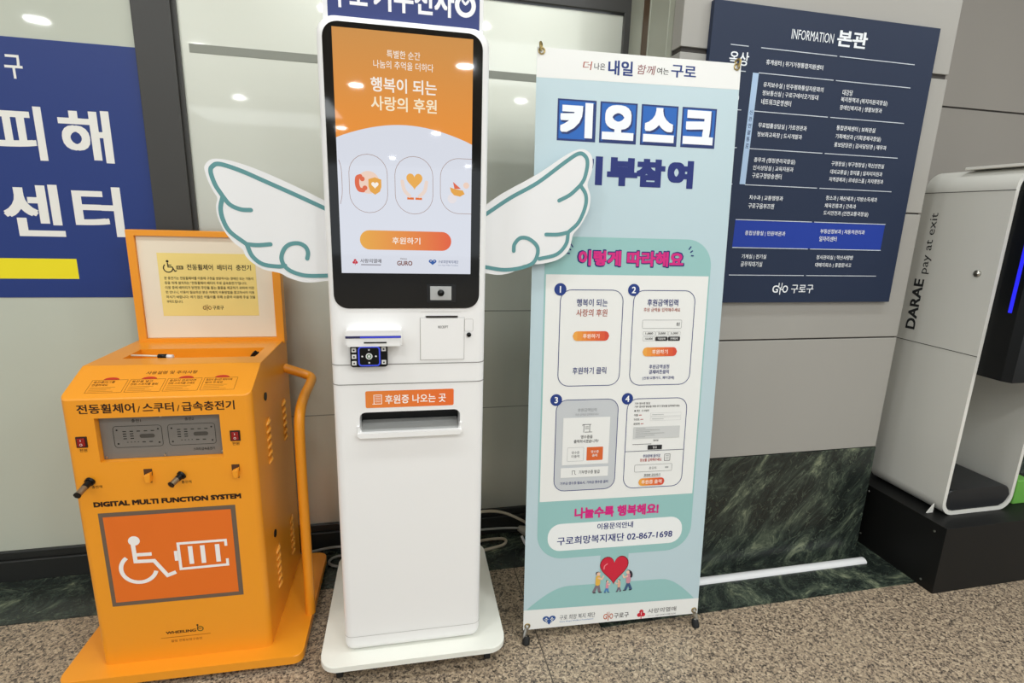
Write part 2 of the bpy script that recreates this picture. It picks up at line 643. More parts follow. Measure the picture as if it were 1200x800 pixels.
def pair_mark(a, x, z, s, m, mw, layer=2):
    a.heart(x, z, 1.15 * s, 0.85 * s, m, layer)
    for q in (-0.25, 0.25):
        a.circle(x + q * s, z + 0.2 * s, 0.075 * s, mw, layer + 1)
        if s < 0.025:
            continue
        a.stroke([(x + (q - 0.16) * s, z + 0.14 * s), (x + q * s, z + 0.0 * s), (x + (q + 0.16) * s, z + 0.14 * s)], 0.045 * s, mw, layer + 1.3)
        a.stroke([(x + (q - 0.1) * s, z - 0.2 * s), (x + q * s, z + 0.0 * s), (x + (q + 0.1) * s, z - 0.2 * s)], 0.045 * s, mw, layer + 1.6)

# ------------------------------------------------------------------ the setting
YP, YG, YR = 1.737, 2.173, 2.117
bm = bmesh.new(); box(bm, -9, 9, -16.5, 2.7, -0.1, 0)
struct('floor', bm, M_GRANITE)
bm = bmesh.new(); box(bm, -9, 9, -16.5, 2.7, CEIL, CEIL + 0.1)
struct('ceiling', bm, M_CEIL)
# dark marble border on the floor, stepping out around the pillar
bm = slab([(-4, 1.899), (0.70, 1.899), (0.70, 1.516), (1.2795, 1.516), (1.2795, 2.15), (-4, 2.15)], 0.0, 0.003)
bm = slab([(1.2815, 1.516), (5, 1.516), (5, 2.15), (1.2815, 2.15)], 0.0, 0.003, bm=bm)
struct('trim_1', bm, M_MARBLE2)
# black sill under the glazing, stepped
bm = bmesh.new()
box(bm, -4, 0.93, YG - 0.022, YG + 0.06, 0, 0.088, bev=0.004)
box(bm, -4, 0.93, YG - 0.012, YG + 0.06, 0.088, 0.122, bev=0.004)
struct('trim_2', bm, M_SILL)
# glazing: left pane, middle pane
bm = bmesh.new(); box(bm, -4, -0.82, YG, YG + 0.012, 0.122, CEIL)
struct('window_1', bm, M_FILM_L)
w2 = struct('window_2', box(bmesh.new(), -0.69, 0.9, YG, YG + 0.012, 0.122, 2.2), M_FILM_M)
bm = bmesh.new()
box(bm, -0.66, 0.9, YG - 0.0012, YG, 1.934, 1.962)
obj('film_seam', bm, M_SEAM, w2)
bm = bmesh.new()
box(bm, -0.66, 0.9, YG - 0.0008, YG, 0.609, 0.613)
box(bm, 0.25, 0.9, YG - 0.0008, YG, 1.036, 1.041)
obj('film_joint', bm, M_SEAM, w2)
# mullion between the panes, head rail, right stile
bm = bmesh.new()
box(bm, -0.818, -0.70, YG - 0.02, YG + 0.08, 0.122, CEIL, bev=0.003)
box(bm, -0.70, -0.686, YG - 0.008, YG + 0.08, 0.122, CEIL)
struct('trim_3', bm, M_FRAME)
bm = bmesh.new()
box(bm, -0.686, 0.9, YG - 0.015, YG + 0.08, 2.205, 2.32, bev=0.003)
box(bm, 0.895, 0.935, YG - 0.015, YG + 0.08, 0.122, CEIL, bev=0.003)
struct('trim_4', bm, M_FRAME)
bm = bmesh.new(); box(bm, -0.686, 0.9, YG, YG + 0.02, 2.32, CEIL)
struct('window_3', bm, M_FILM_M)
# pillar: grey panels with dark joints over green marble
bm = bmesh.new()
box(bm, 0.926, 1.994, YP + 0.006, 2.4, 0.0, CEIL, 1)
for z0, z1 in ((0.515, 0.991), (0.997, 1.479), (1.485, 1.961), (1.977, 2.456), (2.462, 2.94)):
    box(bm, 0.92, 2.0, YP, 1.80, z0, z1, 0, 0.0015, 1)
    box(bm, 1.2, 2.0, 1.8001, 2.4, z0, z1, 0)
pil = struct('wall_center', bm, [M_PANEL, M_GROOVE])
bm = bmesh.new(); box(bm, 0.918, 2.002, YP - 0.002, 2.4, 0.0, 0.512, bev=0.0015, seg=1)
obj('marble_cladding', bm, M_MARBLE, pil)
# metal lining of the pillar's left side
bm = bmesh.new()
box(bm, 0.921, 0.928, 1.803, 1.835, 0.0, CEIL, 0)
box(bm, 0.918, 0.928, 1.835, 1.842, 0.0, CEIL, 0)
box(bm, 0.921, 0.928, 1.842, 1.98, 0.0, CEIL, 0)
box(bm, 0.917, 0.928, 1.98, 1.985, 0.0, CEIL, 0)
box(bm, 0.924, 0.928, 1.985, 2.05, 0.0, CEIL, 1)
box(bm, 0.921, 0.928, 2.05, 2.16, 0.0, CEIL, 0)
struct('trim_5', bm, [M_JAMB, M_BRONZE])
# wall set back right of the pillar
bm = bmesh.new()
box(bm, 1.99, 6.0, YR + 0.006, 2.5, 0, CEIL, 1)
for z0, z1 in ((0.515, 0.991), (0.997, 1.479), (1.485, 1.964), (1.972, 2.456), (2.462, 2.94)):
    box(bm, 2.0, 6.0, YR, 2.5, z0, z1, 0)
rw = struct('wall_right', bm, [M_RWALL, M_GROOVE])
bm = bmesh.new(); box(bm, 2.004, 6.0, YR - 0.002, 2.5, 0.0, 0.512)
obj('marble_cladding', bm, M_MARBLE2, rw)

# ------------------------------------------------------------------ orange charging station
CA, CROT = (-0.893, 1.593), math.atan2(-0.029, 1.0)
CU = 0.243
def on_front(A, rot, u, d=0.0, z=0.0):
    return (A[0] + u * math.cos(rot) - d * math.sin(rot), A[1] + u * math.sin(rot) + d * math.cos(rot), z)

ch = thing('charging_station', 'orange wheelchair battery charging station with an open lid, left of the white kiosk', 'charger', on_front(CA, CROT, CU), CROT)
BW = 0.243
# body: side profile pushed sideways
prof = [(0.0, 0.05), (0.0, 0.905), (0.13, 0.965), (0.48, 0.965), (0.48, 0.05)]
bm = bmesh.new()
l = [bm.verts.new((-BW, y, z)) for y, z in prof]
r = [bm.verts.new((BW, y, z)) for y, z in prof]
bm.faces.new(l); bm.faces.new(list(reversed(r)))
for i in range(5):
    j = (i + 1) % 5
    bm.faces.new((l[j], l[i], r[i], r[j]))
bmesh.ops.recalc_face_normals(bm, faces=bm.faces)
bm.edges.ensure_lookup_table()
es = [e for e in bm.edges if all(abs(v.co.y) < 1e-6 for v in e.verts) and abs(e.verts[0].co.x - e.verts[1].co.x) < 1e-6]
bmesh.ops.bevel(bm, geom=es, offset=0.022, segments=5, affect='EDGES', profile=0.5)
es = [e for e in bm.edges if all(v.co.z > 0.9 for v in e.verts) and e.is_manifold and e.calc_face_angle(0) > 0.3]
bmesh.ops.bevel(bm, geom=es, offset=0.004, segments=2, affect='EDGES', profile=0.5)
body = obj('cabinet_body', bm, M_ORANGE, ch, smooth=True)
c1 = box(bmesh.new(), 0.080 - CU, 0.398 - CU, -0.05, 0.022, 0.718, 0.849)
c2 = box(bmesh.new(), 0.070 - CU, 0.45 - CU, 0.205, 0.325, 0.925, 1.0)
cut(body, [c1, c2])
# grey instrument plate at the back of the recess
a = Art(-CU, 0, 0.0215)
boxo('instrument_panel', 0.081 - CU, 0.397 - CU, 0.0195, 0.0222, 0.719, 0.848, M_GREYPLATE, ch)
pa = Art(-CU, 0, 0.0193)
K_ = ink('#1e1b18')
for x0, x1 in ((0.112, 0.237), (0.252, 0.377)):
    pa.outline(x0, 0.752, x1, 0.817, 0.009, 0.0012, K_, 1)
    for sx, sz in ((x0 + 0.01, 0.805), (x1 - 0.01, 0.805), (x0 + 0.01, 0.764), (x1 - 0.01, 0.764)):
        pa.circle(sx, sz, 0.0025, K_, 1)
    for r_ in range(4):
        for c_ in range(2):
            pa.rect(x0 + 0.024 + c_ * 0.018, 0.799 - r_ * 0.0072, x0 + 0.033 + c_ * 0.018, 0.8015 - r_ * 0.0072, K_, 1)
    for c_ in range(3):
        pa.rect(x0 + 0.060 + c_ * 0.018, 0.799, x0 + 0.069 + c_ * 0.018, 0.8015, K_, 1)
    for c_ in range(2):
        pa.rect(x0 + 0.071 + c_ * 0.018, 0.766, x0 + 0.080 + c_ * 0.018, 0.7685, K_, 1)
    for c_ in range(4):
        pa.rect(x0 + 0.032 + c_ * 0.009, 0.767, x0 + 0.036 + c_ * 0.009, 0.7685, K_, 1)
    pa.rect(x0 + 0.066, 0.779, x0 + 0.105, 0.791, ink('#4b4741'), 1, 0.0058)
pa.text('충전1', 0.174, 0.832, 0.024, 0.010, K_, 1)
pa.text('충전2', 0.311, 0.832, 0.024, 0.010, K_, 1)
pa.text('스마트급속충전기', 0.342, 0.738, 0.058, 0.009, K_, 1)
pa.build('panel_print', ch)
for sx, sz in ((0.088, 0.726), (0.238, 0.725), (0.391, 0.728), (0.238, 0.843)):
    obj('panel_screw', tube([(sx - CU, 0.0195, sz), (sx - CU, 0.0165, sz)], 0.003, 8), M_STEEL, ch)
# rocker switches
for x0 in (0.029, 0.422):
    sw = boxo('power_switch', x0 - CU, x0 + 0.027 - CU, -0.003, 0.004, 0.766, 0.798, mat('switch_black', '#2a0d0c', 0.4), ch, 0.001)
    boxo('rocker', x0 + 0.004 - CU, x0 + 0.023 - CU, -0.006, -0.002, 0.770, 0.794, mat('rocker_red', '#8e1512', 0.25), sw, 0.0015)
    ra = Art(-CU, 0, -0.006)
    ra.stroke([(x0 + 0.0135, 0.786), (x0 + 0.0135, 0.791)], 0.0015, ink('#e8d8d0'), 1)
    ra.stroke(ell(x0 + 0.0135, 0.776, 0.003, n=12), 0.001, ink('#e8d8d0'), 1, closed=True)
    ra.build('switch_mark', sw)
# cable clips and plugs
for x0 in (0.186, 0.418):
    cl = obj('cable_clip', box(bmesh.new(), x0 - CU, x0 + 0.021 - CU, -0.002, 0.004, 0.672, 0.692), mat('clip_hole', '#4a2a10', 0.6), ch)
    bm = prism([(x0 + 0.006 - CU, 0.655), (x0 + 0.018 - CU, 0.655), (x0 + 0.021 - CU, 0.684), (x0 + 0.004 - CU, 0.677)], -0.016, -0.0021, 0.002)
    obj('hook', bm, M_ORANGE, cl)
M_PLUG = mat('plug_body', '#8a7a62', 0.35, metal=0.7)
for (sx, sz, sd), (ex, ez) in (((0.048, 0.664, 0.052), (0.039, 0.647)), ((0.283, 0.668, 0.036), (0.266, 0.655))):
    s3, e3 = Vector((sx - CU, 0.0, sz)), Vector((ex - CU, -sd, ez))
    q = lambda t: tuple(s3.lerp(e3, t))
    pl = obj('charging_plug', tube([q(0), q(0.12), q(0.121), q(0.45)], [0.0135, 0.0125, 0.0095, 0.009], 16), M_BLACK, ch, smooth=True)
    obj('plug_sleeve', tube([q(0.42), q(0.95)], 0.0085, 16), M_PLUG, pl, smooth=True)
    obj('plug_tip', tube([q(0.94), q(1.0), q(1.001), q(0.98)], [0.0095, 0.0095, 0.006, 0.006], 16), M_BLACK, pl, smooth=True)
# lettering on the front
fa = Art(-CU, 0, 0.0)
D_ = ink('#2a1508')
fa.text('전동휠체어', 0.113, 0.877, 0.142, 0.028, D_, 1, 0.022)
fa.text('/', 0.194, 0.872, 0.008, 0.018, D_, 1, 0.01)
fa.text('스쿠터', 0.2435, 0.876, 0.079, 0.028, D_, 1, 0.022)
fa.text('/', 0.294, 0.872, 0.008, 0.018, D_, 1, 0.01)
fa.text('급속충전기', 0.372, 0.876, 0.138, 0.028, D_, 1, 0.022)
fa.build('title_lettering', ch)
for nm, tx, cx, cz, w_, h_ in (('switch_caption', '전원', 0.043, 0.757, 0.019, 0.009), ('switch_caption', '전원', 0.435, 0.757, 0.019, 0.009),
                               ('plug_caption', '충전잭', 0.062, 0.645, 0.026, 0.009), ('plug_caption', '충전잭', 0.293, 0.645, 0.026, 0.009),
                               ('clip_caption', '고정', 0.197, 0.651, 0.014, 0.006), ('clip_caption', '고정', 0.43, 0.651, 0.014, 0.006)):
    fa = Art(-CU, 0, 0.0)
    fa.text(tx, cx, cz, w_, h_, D_, 1)
    fa.build(nm, ch)
fa = Art(-CU, 0, 0.0)
fa.text('DIGITAL MULTI FUNCTION SYSTEM', 0.241, 0.590, 0.390, 0.0165, D_, 1, 0.055)
fa.build('system_lettering', ch)
# orange wheelchair and battery sign
sg = Art(-CU, 0, 0.0)
sg.rect(0.053, 0.253, 0.417, 0.562, ink('#6b5a4b'), 1)
sg.rect(0.064, 0.266, 0.404, 0.549, ink('#e5701f'), 2)
Wt = ink('#f3efea')
sg.circle(0.135, 0.467, 0.0155, Wt, 3)
sg.stroke([(0.131, 0.459), (0.132, 0.399), (0.181, 0.397), (0.212, 0.344), (0.236, 0.353)], 0.0115, Wt, 3.3, caps=False)
sg.stroke([(0.133, 0.421), (0.177, 0.420)], 0.011, Wt, 3.6, caps=False)
sg.stroke([(0.138 + 0.047 * math.cos(math.radians(t)), 0.376 + 0.047 * math.sin(math.radians(t))) for t in range(128, 352, 8)], 0.0115, Wt, 3.9, caps=False)
sg.stroke([(0.381, 0.428), (0.381, 0.4475), (0.2505, 0.4475), (0.2505, 0.362), (0.381, 0.364), (0.381, 0.385)], 0.008, Wt, 4, caps=False)
sg.rect(0.237, 0.391, 0.248, 0.424, Wt, 4)
for bx in (0.282, 0.3155, 0.3565):
    sg.rect(bx - 0.0063, 0.376, bx + 0.0063, 0.436, Wt, 4)
sg.build('wheelchair_sign', ch)
ma = Art(-CU, 0, 0.0)
ma.text('WHEELING', 0.228, 0.1425, 0.085, 0.010, D_, 1, 0.03)
ma.stroke(ell(0.283, 0.146, 0.008, n=18), 0.003, ink('#5d5a1c'), 1, closed=True)
ma.circle(0.276, 0.160, 0.003, D_, 1)
ma.stroke([(0.276, 0.157), (0.276, 0.147), (0.286, 0.147)], 0.002, D_, 1.4)
ma.rect(0.170, 0.1245, 0.311, 0.1262, ink('#a85a10'), 1)
ma.text('휠링 전동보장구충전', 0.241, 0.1115, 0.088, 0.009, ink('#a05a1c'), 1)
ma.build('maker_mark', ch)
# instructions on the sloping face
sl = math.hypot(0.13, 0.06)
def slope(x, y, z):      # z runs up the slope from the front edge
    t = z / sl
    ny, nz = -0.06 / sl, 0.13 / sl
    return (x, 0.13 * t + ny * (-y), 0.905 + 0.06 * t + nz * (-y))
sa = Art(-CU, 0, 0.0, tf=slope)
B_ = ink('#5c3008')
sa.text('사용설명 및 주의사항', 0.25, 0.105, 0.136, 0.014, B_, 1, 0.012, shear=0.0)
R_ = ink('#c0301a')
for i, (t1, t2) in enumerate((('충전플러그를', '연결하세요'), ('동전을 넣고', '전원 스위치를 올림'), ('충전이 완료되면', '전원 스위치를 끄세요'), ('충전이 끝나면 제자리에', '걸어 주세요'))):
    x0 = 0.054 + i * 0.097
    sa.outline(x0, 0.024, x0 + 0.091, 0.078, 0.001, 0.0009, B_, 1)
    sa.poly(ell(x0 + 0.047, 0.0785, 0.02, 0.010, 16, 0, PI), R_, 1)
    sa.text(t1, x0 + 0.006, 0.069, min(0.07, 0.009 * len(t1)), 0.009, B_, 1, align='L')
    sa.text(t2, x0 + 0.006, 0.057, min(0.07, 0.008 * len(t2)), 0.009, B_, 1, align='L')
    for k in range(4):
        sa.rect(x0 + 0.006, 0.046 - k * 0.0055, x0 + 0.068 - 0.009 * (k % 3), 0.0475 - k * 0.0055, ink('#b0741f'), 1)
sa.build('instruction_print', ch)
# base plate with small feet
bp = obj('base_plate', slab(rr(-0.098 - CU, -0.052, 0.588 - CU, 0.492, 0.03), 0.022, 0.05, 0.003), M_ORANGE, ch, smooth=True)
for fx, fy in ((-0.05, 0.0), (0.54, 0.0), (-0.05, 0.44), (0.54, 0.44)):
    obj('foot', tube([(fx - CU, fy, 0), (fx - CU, fy, 0.0225)], 0.022, 14), M_RUBBER, ch)
# tube handle on the right
obj('handle', tube([(0.581 - CU, 0.142, 0.05), (0.581 - CU, 0.142, 0.30), (0.581 - CU, 0.142, 0.55), (0.582 - CU, 0.143, 0.72), (0.583 - CU, 0.165, 0.785), (0.583 - CU, 0.24, 0.812),
                    (0.583 - CU, 0.37, 0.822), (0.578 - CU, 0.412, 0.828), (0.555 - CU, 0.425, 0.838), (0.483 - CU, 0.425, 0.865)], 0.0165, 14, smooth=8), M_ORANGE, ch, smooth=True)
# vents, locks on the right side
M_VENT = mat('vent_louver', '#f0a63a', 0.35)
for d0, zt, n_ in ((0.150, 0.778, 6), (0.368, 0.765, 6), (0.150, 0.320, 6), (0.358, 0.305, 6)):
    bm = bmesh.new()
    for k in range(n_):
        zc = zt - 0.014 - k * 0.026
        tube([(BW + 0.0005, d0 - 0.02, zc - 0.007), (BW + 0.004, d0, zc), (BW + 0.0005, d0 + 0.02, zc + 0.007)], [0.003, 0.0065, 0.003], 8, bm=bm)
    obj('vent_louver', bm, M_VENT, ch)
for d0, z0 in ((0.145, 0.85), (0.135, 0.374)):
    obj('side_lock', tube([(BW - 0.001, d0, z0), (BW + 0.003, d0, z0)], 0.013, 16), M_BLACK, ch)
# open lid standing up at the back
lid = boxo('lid', 0.018 - CU, 0.492 - CU, 0.43, 0.47, 0.955, 1.346, M_ORANGE, ch, 0.003)
cut(lid, [box(bmesh.new(), 0.043 - CU, 0.465 - CU, 0.40, 0.442, 0.977, 1.327)])
boxo('lid_lining', 0.044 - CU, 0.464 - CU, 0.4395, 0.4425, 0.978, 1.326, mat('cream_board', '#ece2cc', 0.6), lid)
la = Art(-CU, 0, 0.4393)
la.rect(0.102, 1.055, 0.410, 1.271, ink('#f0da86'), 1)
G_ = ink('#2b2416')
wheelchair(la, 0.118, 1.206, 0.040, G_, 2)
la.outline(0.158, 1.216, 0.180, 1.228, 0.002, 0.002, G_, 2)
for k in range(3):
    la.rect(0.162 + k * 0.006, 1.218, 0.165 + k * 0.006, 1.226, G_, 2)
la.text('전동휠체어  배터리  충전기', 0.293, 1.224, 0.204, 0.020, G_, 2, 0.016)
for k, (s, x1) in enumerate((('본 충전기는 전동휠체어를 이용해 구청을 방문하시는 장애인 또는 거동이', 0.400), ('등을 위해 설치하는 "전동휠체어 배터리 무료 급속충전기"입니다.', 0.378),
                             ('이용 중에 배터리가 방전된 주민을 돕는 물품을 제공하기 위하여 이런', 0.400), ('한 만나니, 이용이 필요하신 분은 아래의 이용방법을 참고하시어 이용', 0.400),
                             ('하시기 바랍니다. 여기 많은 이들이를 위해 소중히 이용해 주실 것을', 0.402), ('부탁드립니다.', 0.168))):
    la.text(s, 0.117, 1.186 - k * 0.0162, x1 - 0.117, 0.0105, G_, 2, 0.014, align='L')
guro_mark(la, 0.228, 1.073, 0.028, 0.022, ink('#7a4a1c'), 2)
la.text('구로구', 0.278, 1.083, 0.036, 0.014, G_, 2, 0.02)
la.build('notice_sheet', lid)
# wires lying in the tray on top
bm = tube([(0.082 - CU, 0.236, 0.9675), (0.13 - CU, 0.226, 0.968), (0.172 - CU, 0.220, 0.967)], 0.003, 8)
tw = obj('tray_wire', bm, mat('pale_wire', '#e0d2b8', 0.5), ch)
obj('connector', tube([(0.165 - CU, 0.220, 0.967), (0.190 - CU, 0.217, 0.967)], 0.0075, 10), M_BLACK, tw)
obj('connector_cap', tube([(0.190 - CU, 0.217, 0.967), (0.208 - CU, 0.215, 0.966)], 0.0065, 10), M_BOARDWHITE, tw)
bm = tube([(0.405 - CU, 0.30, 0.927), (0.42 - CU, 0.29, 0.95), (0.432 - CU, 0.28, 0.962)], 0.005, 8)
tube([(0.42 - CU, 0.29, 0.945), (0.436 - CU, 0.30, 0.955)], 0.004, 8, bm=bm)
obj('tray_hook', bm, M_BLACK, ch)

# ------------------------------------------------------------------ donation kiosk
KA, KROT = (-0.129, 1.475), math.atan2(-0.024, 1.0)
KU = 0.169
ki = thing('donation_kiosk', 'white donation kiosk with an orange and white touch screen on a wheeled plate', 'kiosk', on_front(KA, KROT, KU), KROT)
KX0, KX1 = -0.043 - KU, 0.381 - KU
bm = round_front(KX0, 0.0785, KX1, 1.885, [0.03, 0.03, 0.045, 0.045], 0.0, 0.17, 0.026)
kb = obj('kiosk_body', bm, M_WHITE, ki, smooth=True)
cut(kb, [prism(rr(0.027 - KU, 0.810, 0.311 - KU, 0.873, 0.018), -0.05, 0.07), box(bmesh.new(), 0.213 - KU, 0.303 - KU, -0.02, 0.01, 1.145, 1.149)])
# seams around the body
def kseam(z, h=0.0026):
    bm = bmesh.new()
    o = 0.0012
    pl = [(KX0 - o, 0.15)] + [(KX0 - o + 0.026 - 0.026 * math.cos(t), 0.026 - 0.026 * math.sin(t) - o * math.sin(t)) for t in [0.5 * PI * i / 6 for i in range(7)]]
    pl += [(-x + KX0 + KX1, y) for x, y in reversed(pl)]
    vs = [(bm.verts.new((x, y, z)), bm.verts.new((x, y, z + h))) for x, y in pl]
    for p, q in zip(vs, vs[1:]):
        bm.faces.new((p[0], q[0], q[1], p[1]))
    return bm
for z in (1.012, 0.955):
    obj('panel_seam', kseam(z), mat('seam_grey', '#8d8b86', 0.7), ki)
obj('panel_seam', kseam(0.134, 0.0018), mat('seam_light', '#bdbbb6', 0.7), ki)
# black front glass
gl = obj('front_glass', prism(rr(-0.027 - KU, 1.171, 0.361 - KU, 1.866, 0.036, 8), -0.003, 0.012, 0.0012, 2), M_BLACKGLASS, ki)
# the display and what it shows
M_SCR_O = ramp_mat('display_orange', [(0.0, '#ee9438'), (1.0, '#d2934c')], 'Z', 1.60, 1.85, emit=0.93)  # displayed gradient, with a screen reflection painted into its colour
M_SCR_B = ramp_mat('display_button', [(0.0, '#e9a83c'), (1.0, '#e4592c')], 'X', 0.045 - KU, 0.283 - KU, emit=0.93)
scr = Art(-KU, 0.08, -0.003, eps=0.0002)
SW = lit('#dfe3ee')
scr.rect(-0.004, 1.186, 0.336, 1.773, SW, 1)
arc = [(-0.004, 1.523)] + [(-0.004 + 0.34 * i / 20, 1.523 + 0.038 * math.sin(PI * i / 20) ** 0.9) for i in range(1, 20)] + [(0.336, 1.523), (0.336, 1.773), (-0.004, 1.773)]
scr.poly(arc, M_SCR_O, 2)
scr.build('display', gl)
st = Art(-KU, 0.08, -0.003, eps=0.0002)
LW, LY, LO = lit('#fdf6ec'), lit('#fff0cf'), lit('#e8701f')
st.text('특별한 순간', 0.164, 1.723, 0.081, 0.018, LW, 4, 0.004)
st.text('나눔의 추억을 더하다', 0.164, 1.6985, 0.146, 0.0185, LW, 4, 0.004)
st.build('display_greeting', gl)
st = Art(-KU, 0.08, -0.003, eps=0.0002)
st.text('행복이 되는', 0.164, 1.652, 0.162, 0.034, LW, 4, 0.02)
st.text('사랑의 후원', 0.164, 1.609, 0.162, 0.034, LY, 4, 0.02)
st.build('display_heading', gl)
st = Art(-KU, 0.08, -0.003, eps=0.0002)
def pill_ring(x0, z0, x1, z1, m, w=0.0012):
    r = (x1 - x0) / 2
    st.outline(x0, z0, x1, z1, r * 0.98, w, m, 4)
LB = lit('#a07f70')
pill_ring(0.023, 1.342, 0.119, 1.487, LB)
pill_ring(0.137, 1.342, 0.235, 1.487, LB)
st.stroke([(0.336, 1.487), (0.303, 1.487)] + [(0.303 + 0.049 * math.cos(t), 1.438 + 0.049 * math.sin(t)) for t in [PI * (0.55 + 0.045 * i) for i in range(10)]]
          + [(0.254, 1.438), (0.254, 1.396)] + [(0.303 + 0.049 * math.cos(t), 1.396 + 0.049 * math.sin(t)) for t in [PI * (1.05 + 0.045 * i) for i in range(10)]]
          + [(0.303, 1.347), (0.336, 1.347)], 0.0012, LB, 4, caps=False)
st.stroke([(0.0, 1.47), (0.005, 1.45), (0.006, 1.415), (0.005, 1.385), (0.0, 1.362)], 0.0012, LB, 4, 4, caps=False)
# icons: telephone with shield, heart over hands, dove
PK = lit('#f3d3c0')
st.circle(0.071, 1.418, 0.028, PK, 4)
st.stroke([(0.051, 1.432), (0.044, 1.428), (0.043, 1.412), (0.048, 1.400), (0.057, 1.398)], 0.011, lit('#e2643a'), 5, 4)
st.circle(0.056, 1.426, 0.006, lit('#e2643a'), 5.6)
st.circle(0.062, 1.404, 0.006, lit('#e2643a'), 5.6)
st.poly([(0.087, 1.388), (0.099, 1.396), (0.103, 1.408), (0.103, 1.426), (0.087, 1.431), (0.071, 1.426), (0.071, 1.408), (0.075, 1.396)][::-1], lit('#eaa63a'), 6)
st.heart(0.087, 1.411, 0.018, 0.016, LW, 7)
st.heart(0.187, 1.424, 0.041, 0.041, lit('#efad45'), 5)
for sx in (-1, 1):
    st.stroke([(0.187 + sx * 0.031, 1.424), (0.187 + sx * 0.026, 1.402), (0.187 + sx * 0.013, 1.388)], 0.009, lit('#efd9cc'), 5, 4)
    st.rect(0.187 + sx * 0.0105 - 0.0085, 1.379, 0.187 + sx * 0.0105 + 0.0085, 1.3845, LO, 5)
st.poly([(0.279, 1.414), (0.292, 1.410), (0.313, 1.407), (0.318, 1.398), (0.306, 1.391), (0.290, 1.394), (0.282, 1.402)][::-1], lit('#eaa63a'), 5)
st.poly([(0.287, 1.428), (0.308, 1.411), (0.291, 1.410)][::-1], lit('#e2643a'), 6)
st.circle(0.322, 1.42, 0.008, PK, 4)
st.circle(0.285, 1.385, 0.012, lit('#ebe4e6'), 4)
st.build('display_icons', gl)
st = Art(-KU, 0.08, -0.003, eps=0.0002)
# donate button, sponsor marks
st.rect(0.045, 1.248, 0.283, 1.298, M_SCR_B, 4, 0.0248)
st.text('후원하기', 0.164, 1.2725, 0.073, 0.018, LW, 5, 0.014)
st.build('display_button', gl)
st = Art(-KU, 0.08, -0.003, eps=0.0002)
fruit_mark(st, 0.031, 1.2155, 0.015, lit('#c9203a'), LW, 4)
st.text('사랑의열매', 0.071, 1.2185, 0.054, 0.011, lit('#4a4246'), 4, 0.014)
st.rect(0.046, 1.207, 0.097, 1.2095, lit('#8d8890'), 4)
st.build('display_sponsor', gl)
st = Art(-KU, 0.08, -0.003, eps=0.0002)
st.text('GURO', 0.159, 1.2135, 0.040, 0.0125, lit('#7c4638'), 4, 0.03)
st.text('Welcome', 0.156, 1.2255, 0.018, 0.0045, lit('#6a5a50'), 4)
st.build('display_sponsor', gl)
st = Art(-KU, 0.08, -0.003, eps=0.0002)
pair_mark(st, 0.233, 1.2165, 0.018, lit('#2c5ca6'), LW, 4)
st.text('구로희망복지재단', 0.275, 1.2185, 0.055, 0.0085, lit('#4f5f86'), 4, 0.012)
st.text('Guro Hope Welfare Foundation', 0.275, 1.209, 0.055, 0.004, lit('#7d88a6'), 4)
st.build('display_sponsor', gl)
# scanner window in the glass
cw = boxo('scanner_frame', 0.217 - KU, 0.297 - KU, -0.0045, -0.002, 1.187, 1.238, mat('scanner_rim', '#17181a', 0.2), ki, 0.001)
boxo('scanner_window', 0.226 - KU, 0.284 - KU, -0.0055, -0.0035, 1.194, 1.232, mat('scanner_pane', '#b9bab9', 0.25, metal=0.3), cw, 0.001)
obj('scanner_lens', tube([(0.255 - KU, -0.005, 1.214), (0.255 - KU, -0.0085, 1.214), (0.255 - KU, -0.0086, 1.214), (0.255 - KU, -0.006, 1.214)], [0.0095, 0.009, 0.006, 0.005], 18), M_BLACK, cw)
# receipt printer door, slot, lock
rd = boxo('receipt_door', 0.199 - KU, 0.320 - KU, -0.0022, 0.002, 1.024, 1.143, M_WHITE, ki, 0.0008)
ra = Art(-KU, 0, -0.0022)
ra.text('RECEIPT', 0.2615, 1.118, 0.028, 0.007, ink('#5a5856'), 1, 0.012)
ra.build('lettering', rd)
ra = Art(-KU, 0, 0.0)
ra.outline(0.1975, 1.0225, 0.3215, 1.1445, 0.001, 0.0012, ink('#a8a6a1'), 1)
ra.outline(0.3215, 1.104, 0.346, 1.140, 0.004, 0.0009, ink('#b5b3ae'), 1)
ra.rect(0.200, 1.160, 0.312, 1.1609, ink('#c4c2bd'), 1)
ra.build('door_gap', ki)
boxo('receipt_slot', 0.215 - KU, 0.301 - KU, -0.003, 0.004, 1.1448, 1.1495, mat('slot_dark', '#1f1714', 0.5), ki)
obj('door_lock', tube([(0.334 - KU, 0.0, 1.095), (0.334 - KU, -0.005, 1.095), (0.334 - KU, -0.0051, 1.095), (0.334 - KU, -0.003, 1.095)], [0.0065, 0.0062, 0.004, 0.003], 14), M_BLACK, ki)
# card terminal: housing with blue lit slot and the key pad below it
ct = obj('card_reader', prism(rr(0.003 - KU, 1.074, 0.148 - KU, 1.118, 0.003), -0.040, 0.002, 0.004, 3), M_WHITE, ki, smooth=True)
boxo('reader_slot', 0.002 - KU, 0.146 - KU, -0.0415, -0.038, 1.097, 1.103, mat('slot_glow_dark', '#2a2a55', 0.3), ct)
boxo('slot_light', 0.040 - KU, 0.145 - KU, -0.0425, -0.0395, 1.098, 1.102, mat('blue_glow', '#3b46e8', 0.3, emit=0.8), ct)
boxo('card_slot', 0.049 - KU, 0.108 - KU, -0.0415, -0.038, 1.083, 1.0865, M_BLACK, ct)
kp = obj('key_pad', prism(rr(0.011 - KU, 1.012, 0.109 - KU, 1.072, 0.006), -0.020, 0.002, 0.002, 2), M_BLACK, ki, smooth=True)
pa = Art(-KU, 0, -0.020)
BL = mat('key_ring_glow', '#3c4fe0', 0.3, emit=0.85)
pa.outline(0.031, 1.014, 0.090, 1.070, 0.010, 0.004, BL, 1)
WK = ink('#e4e4e4')
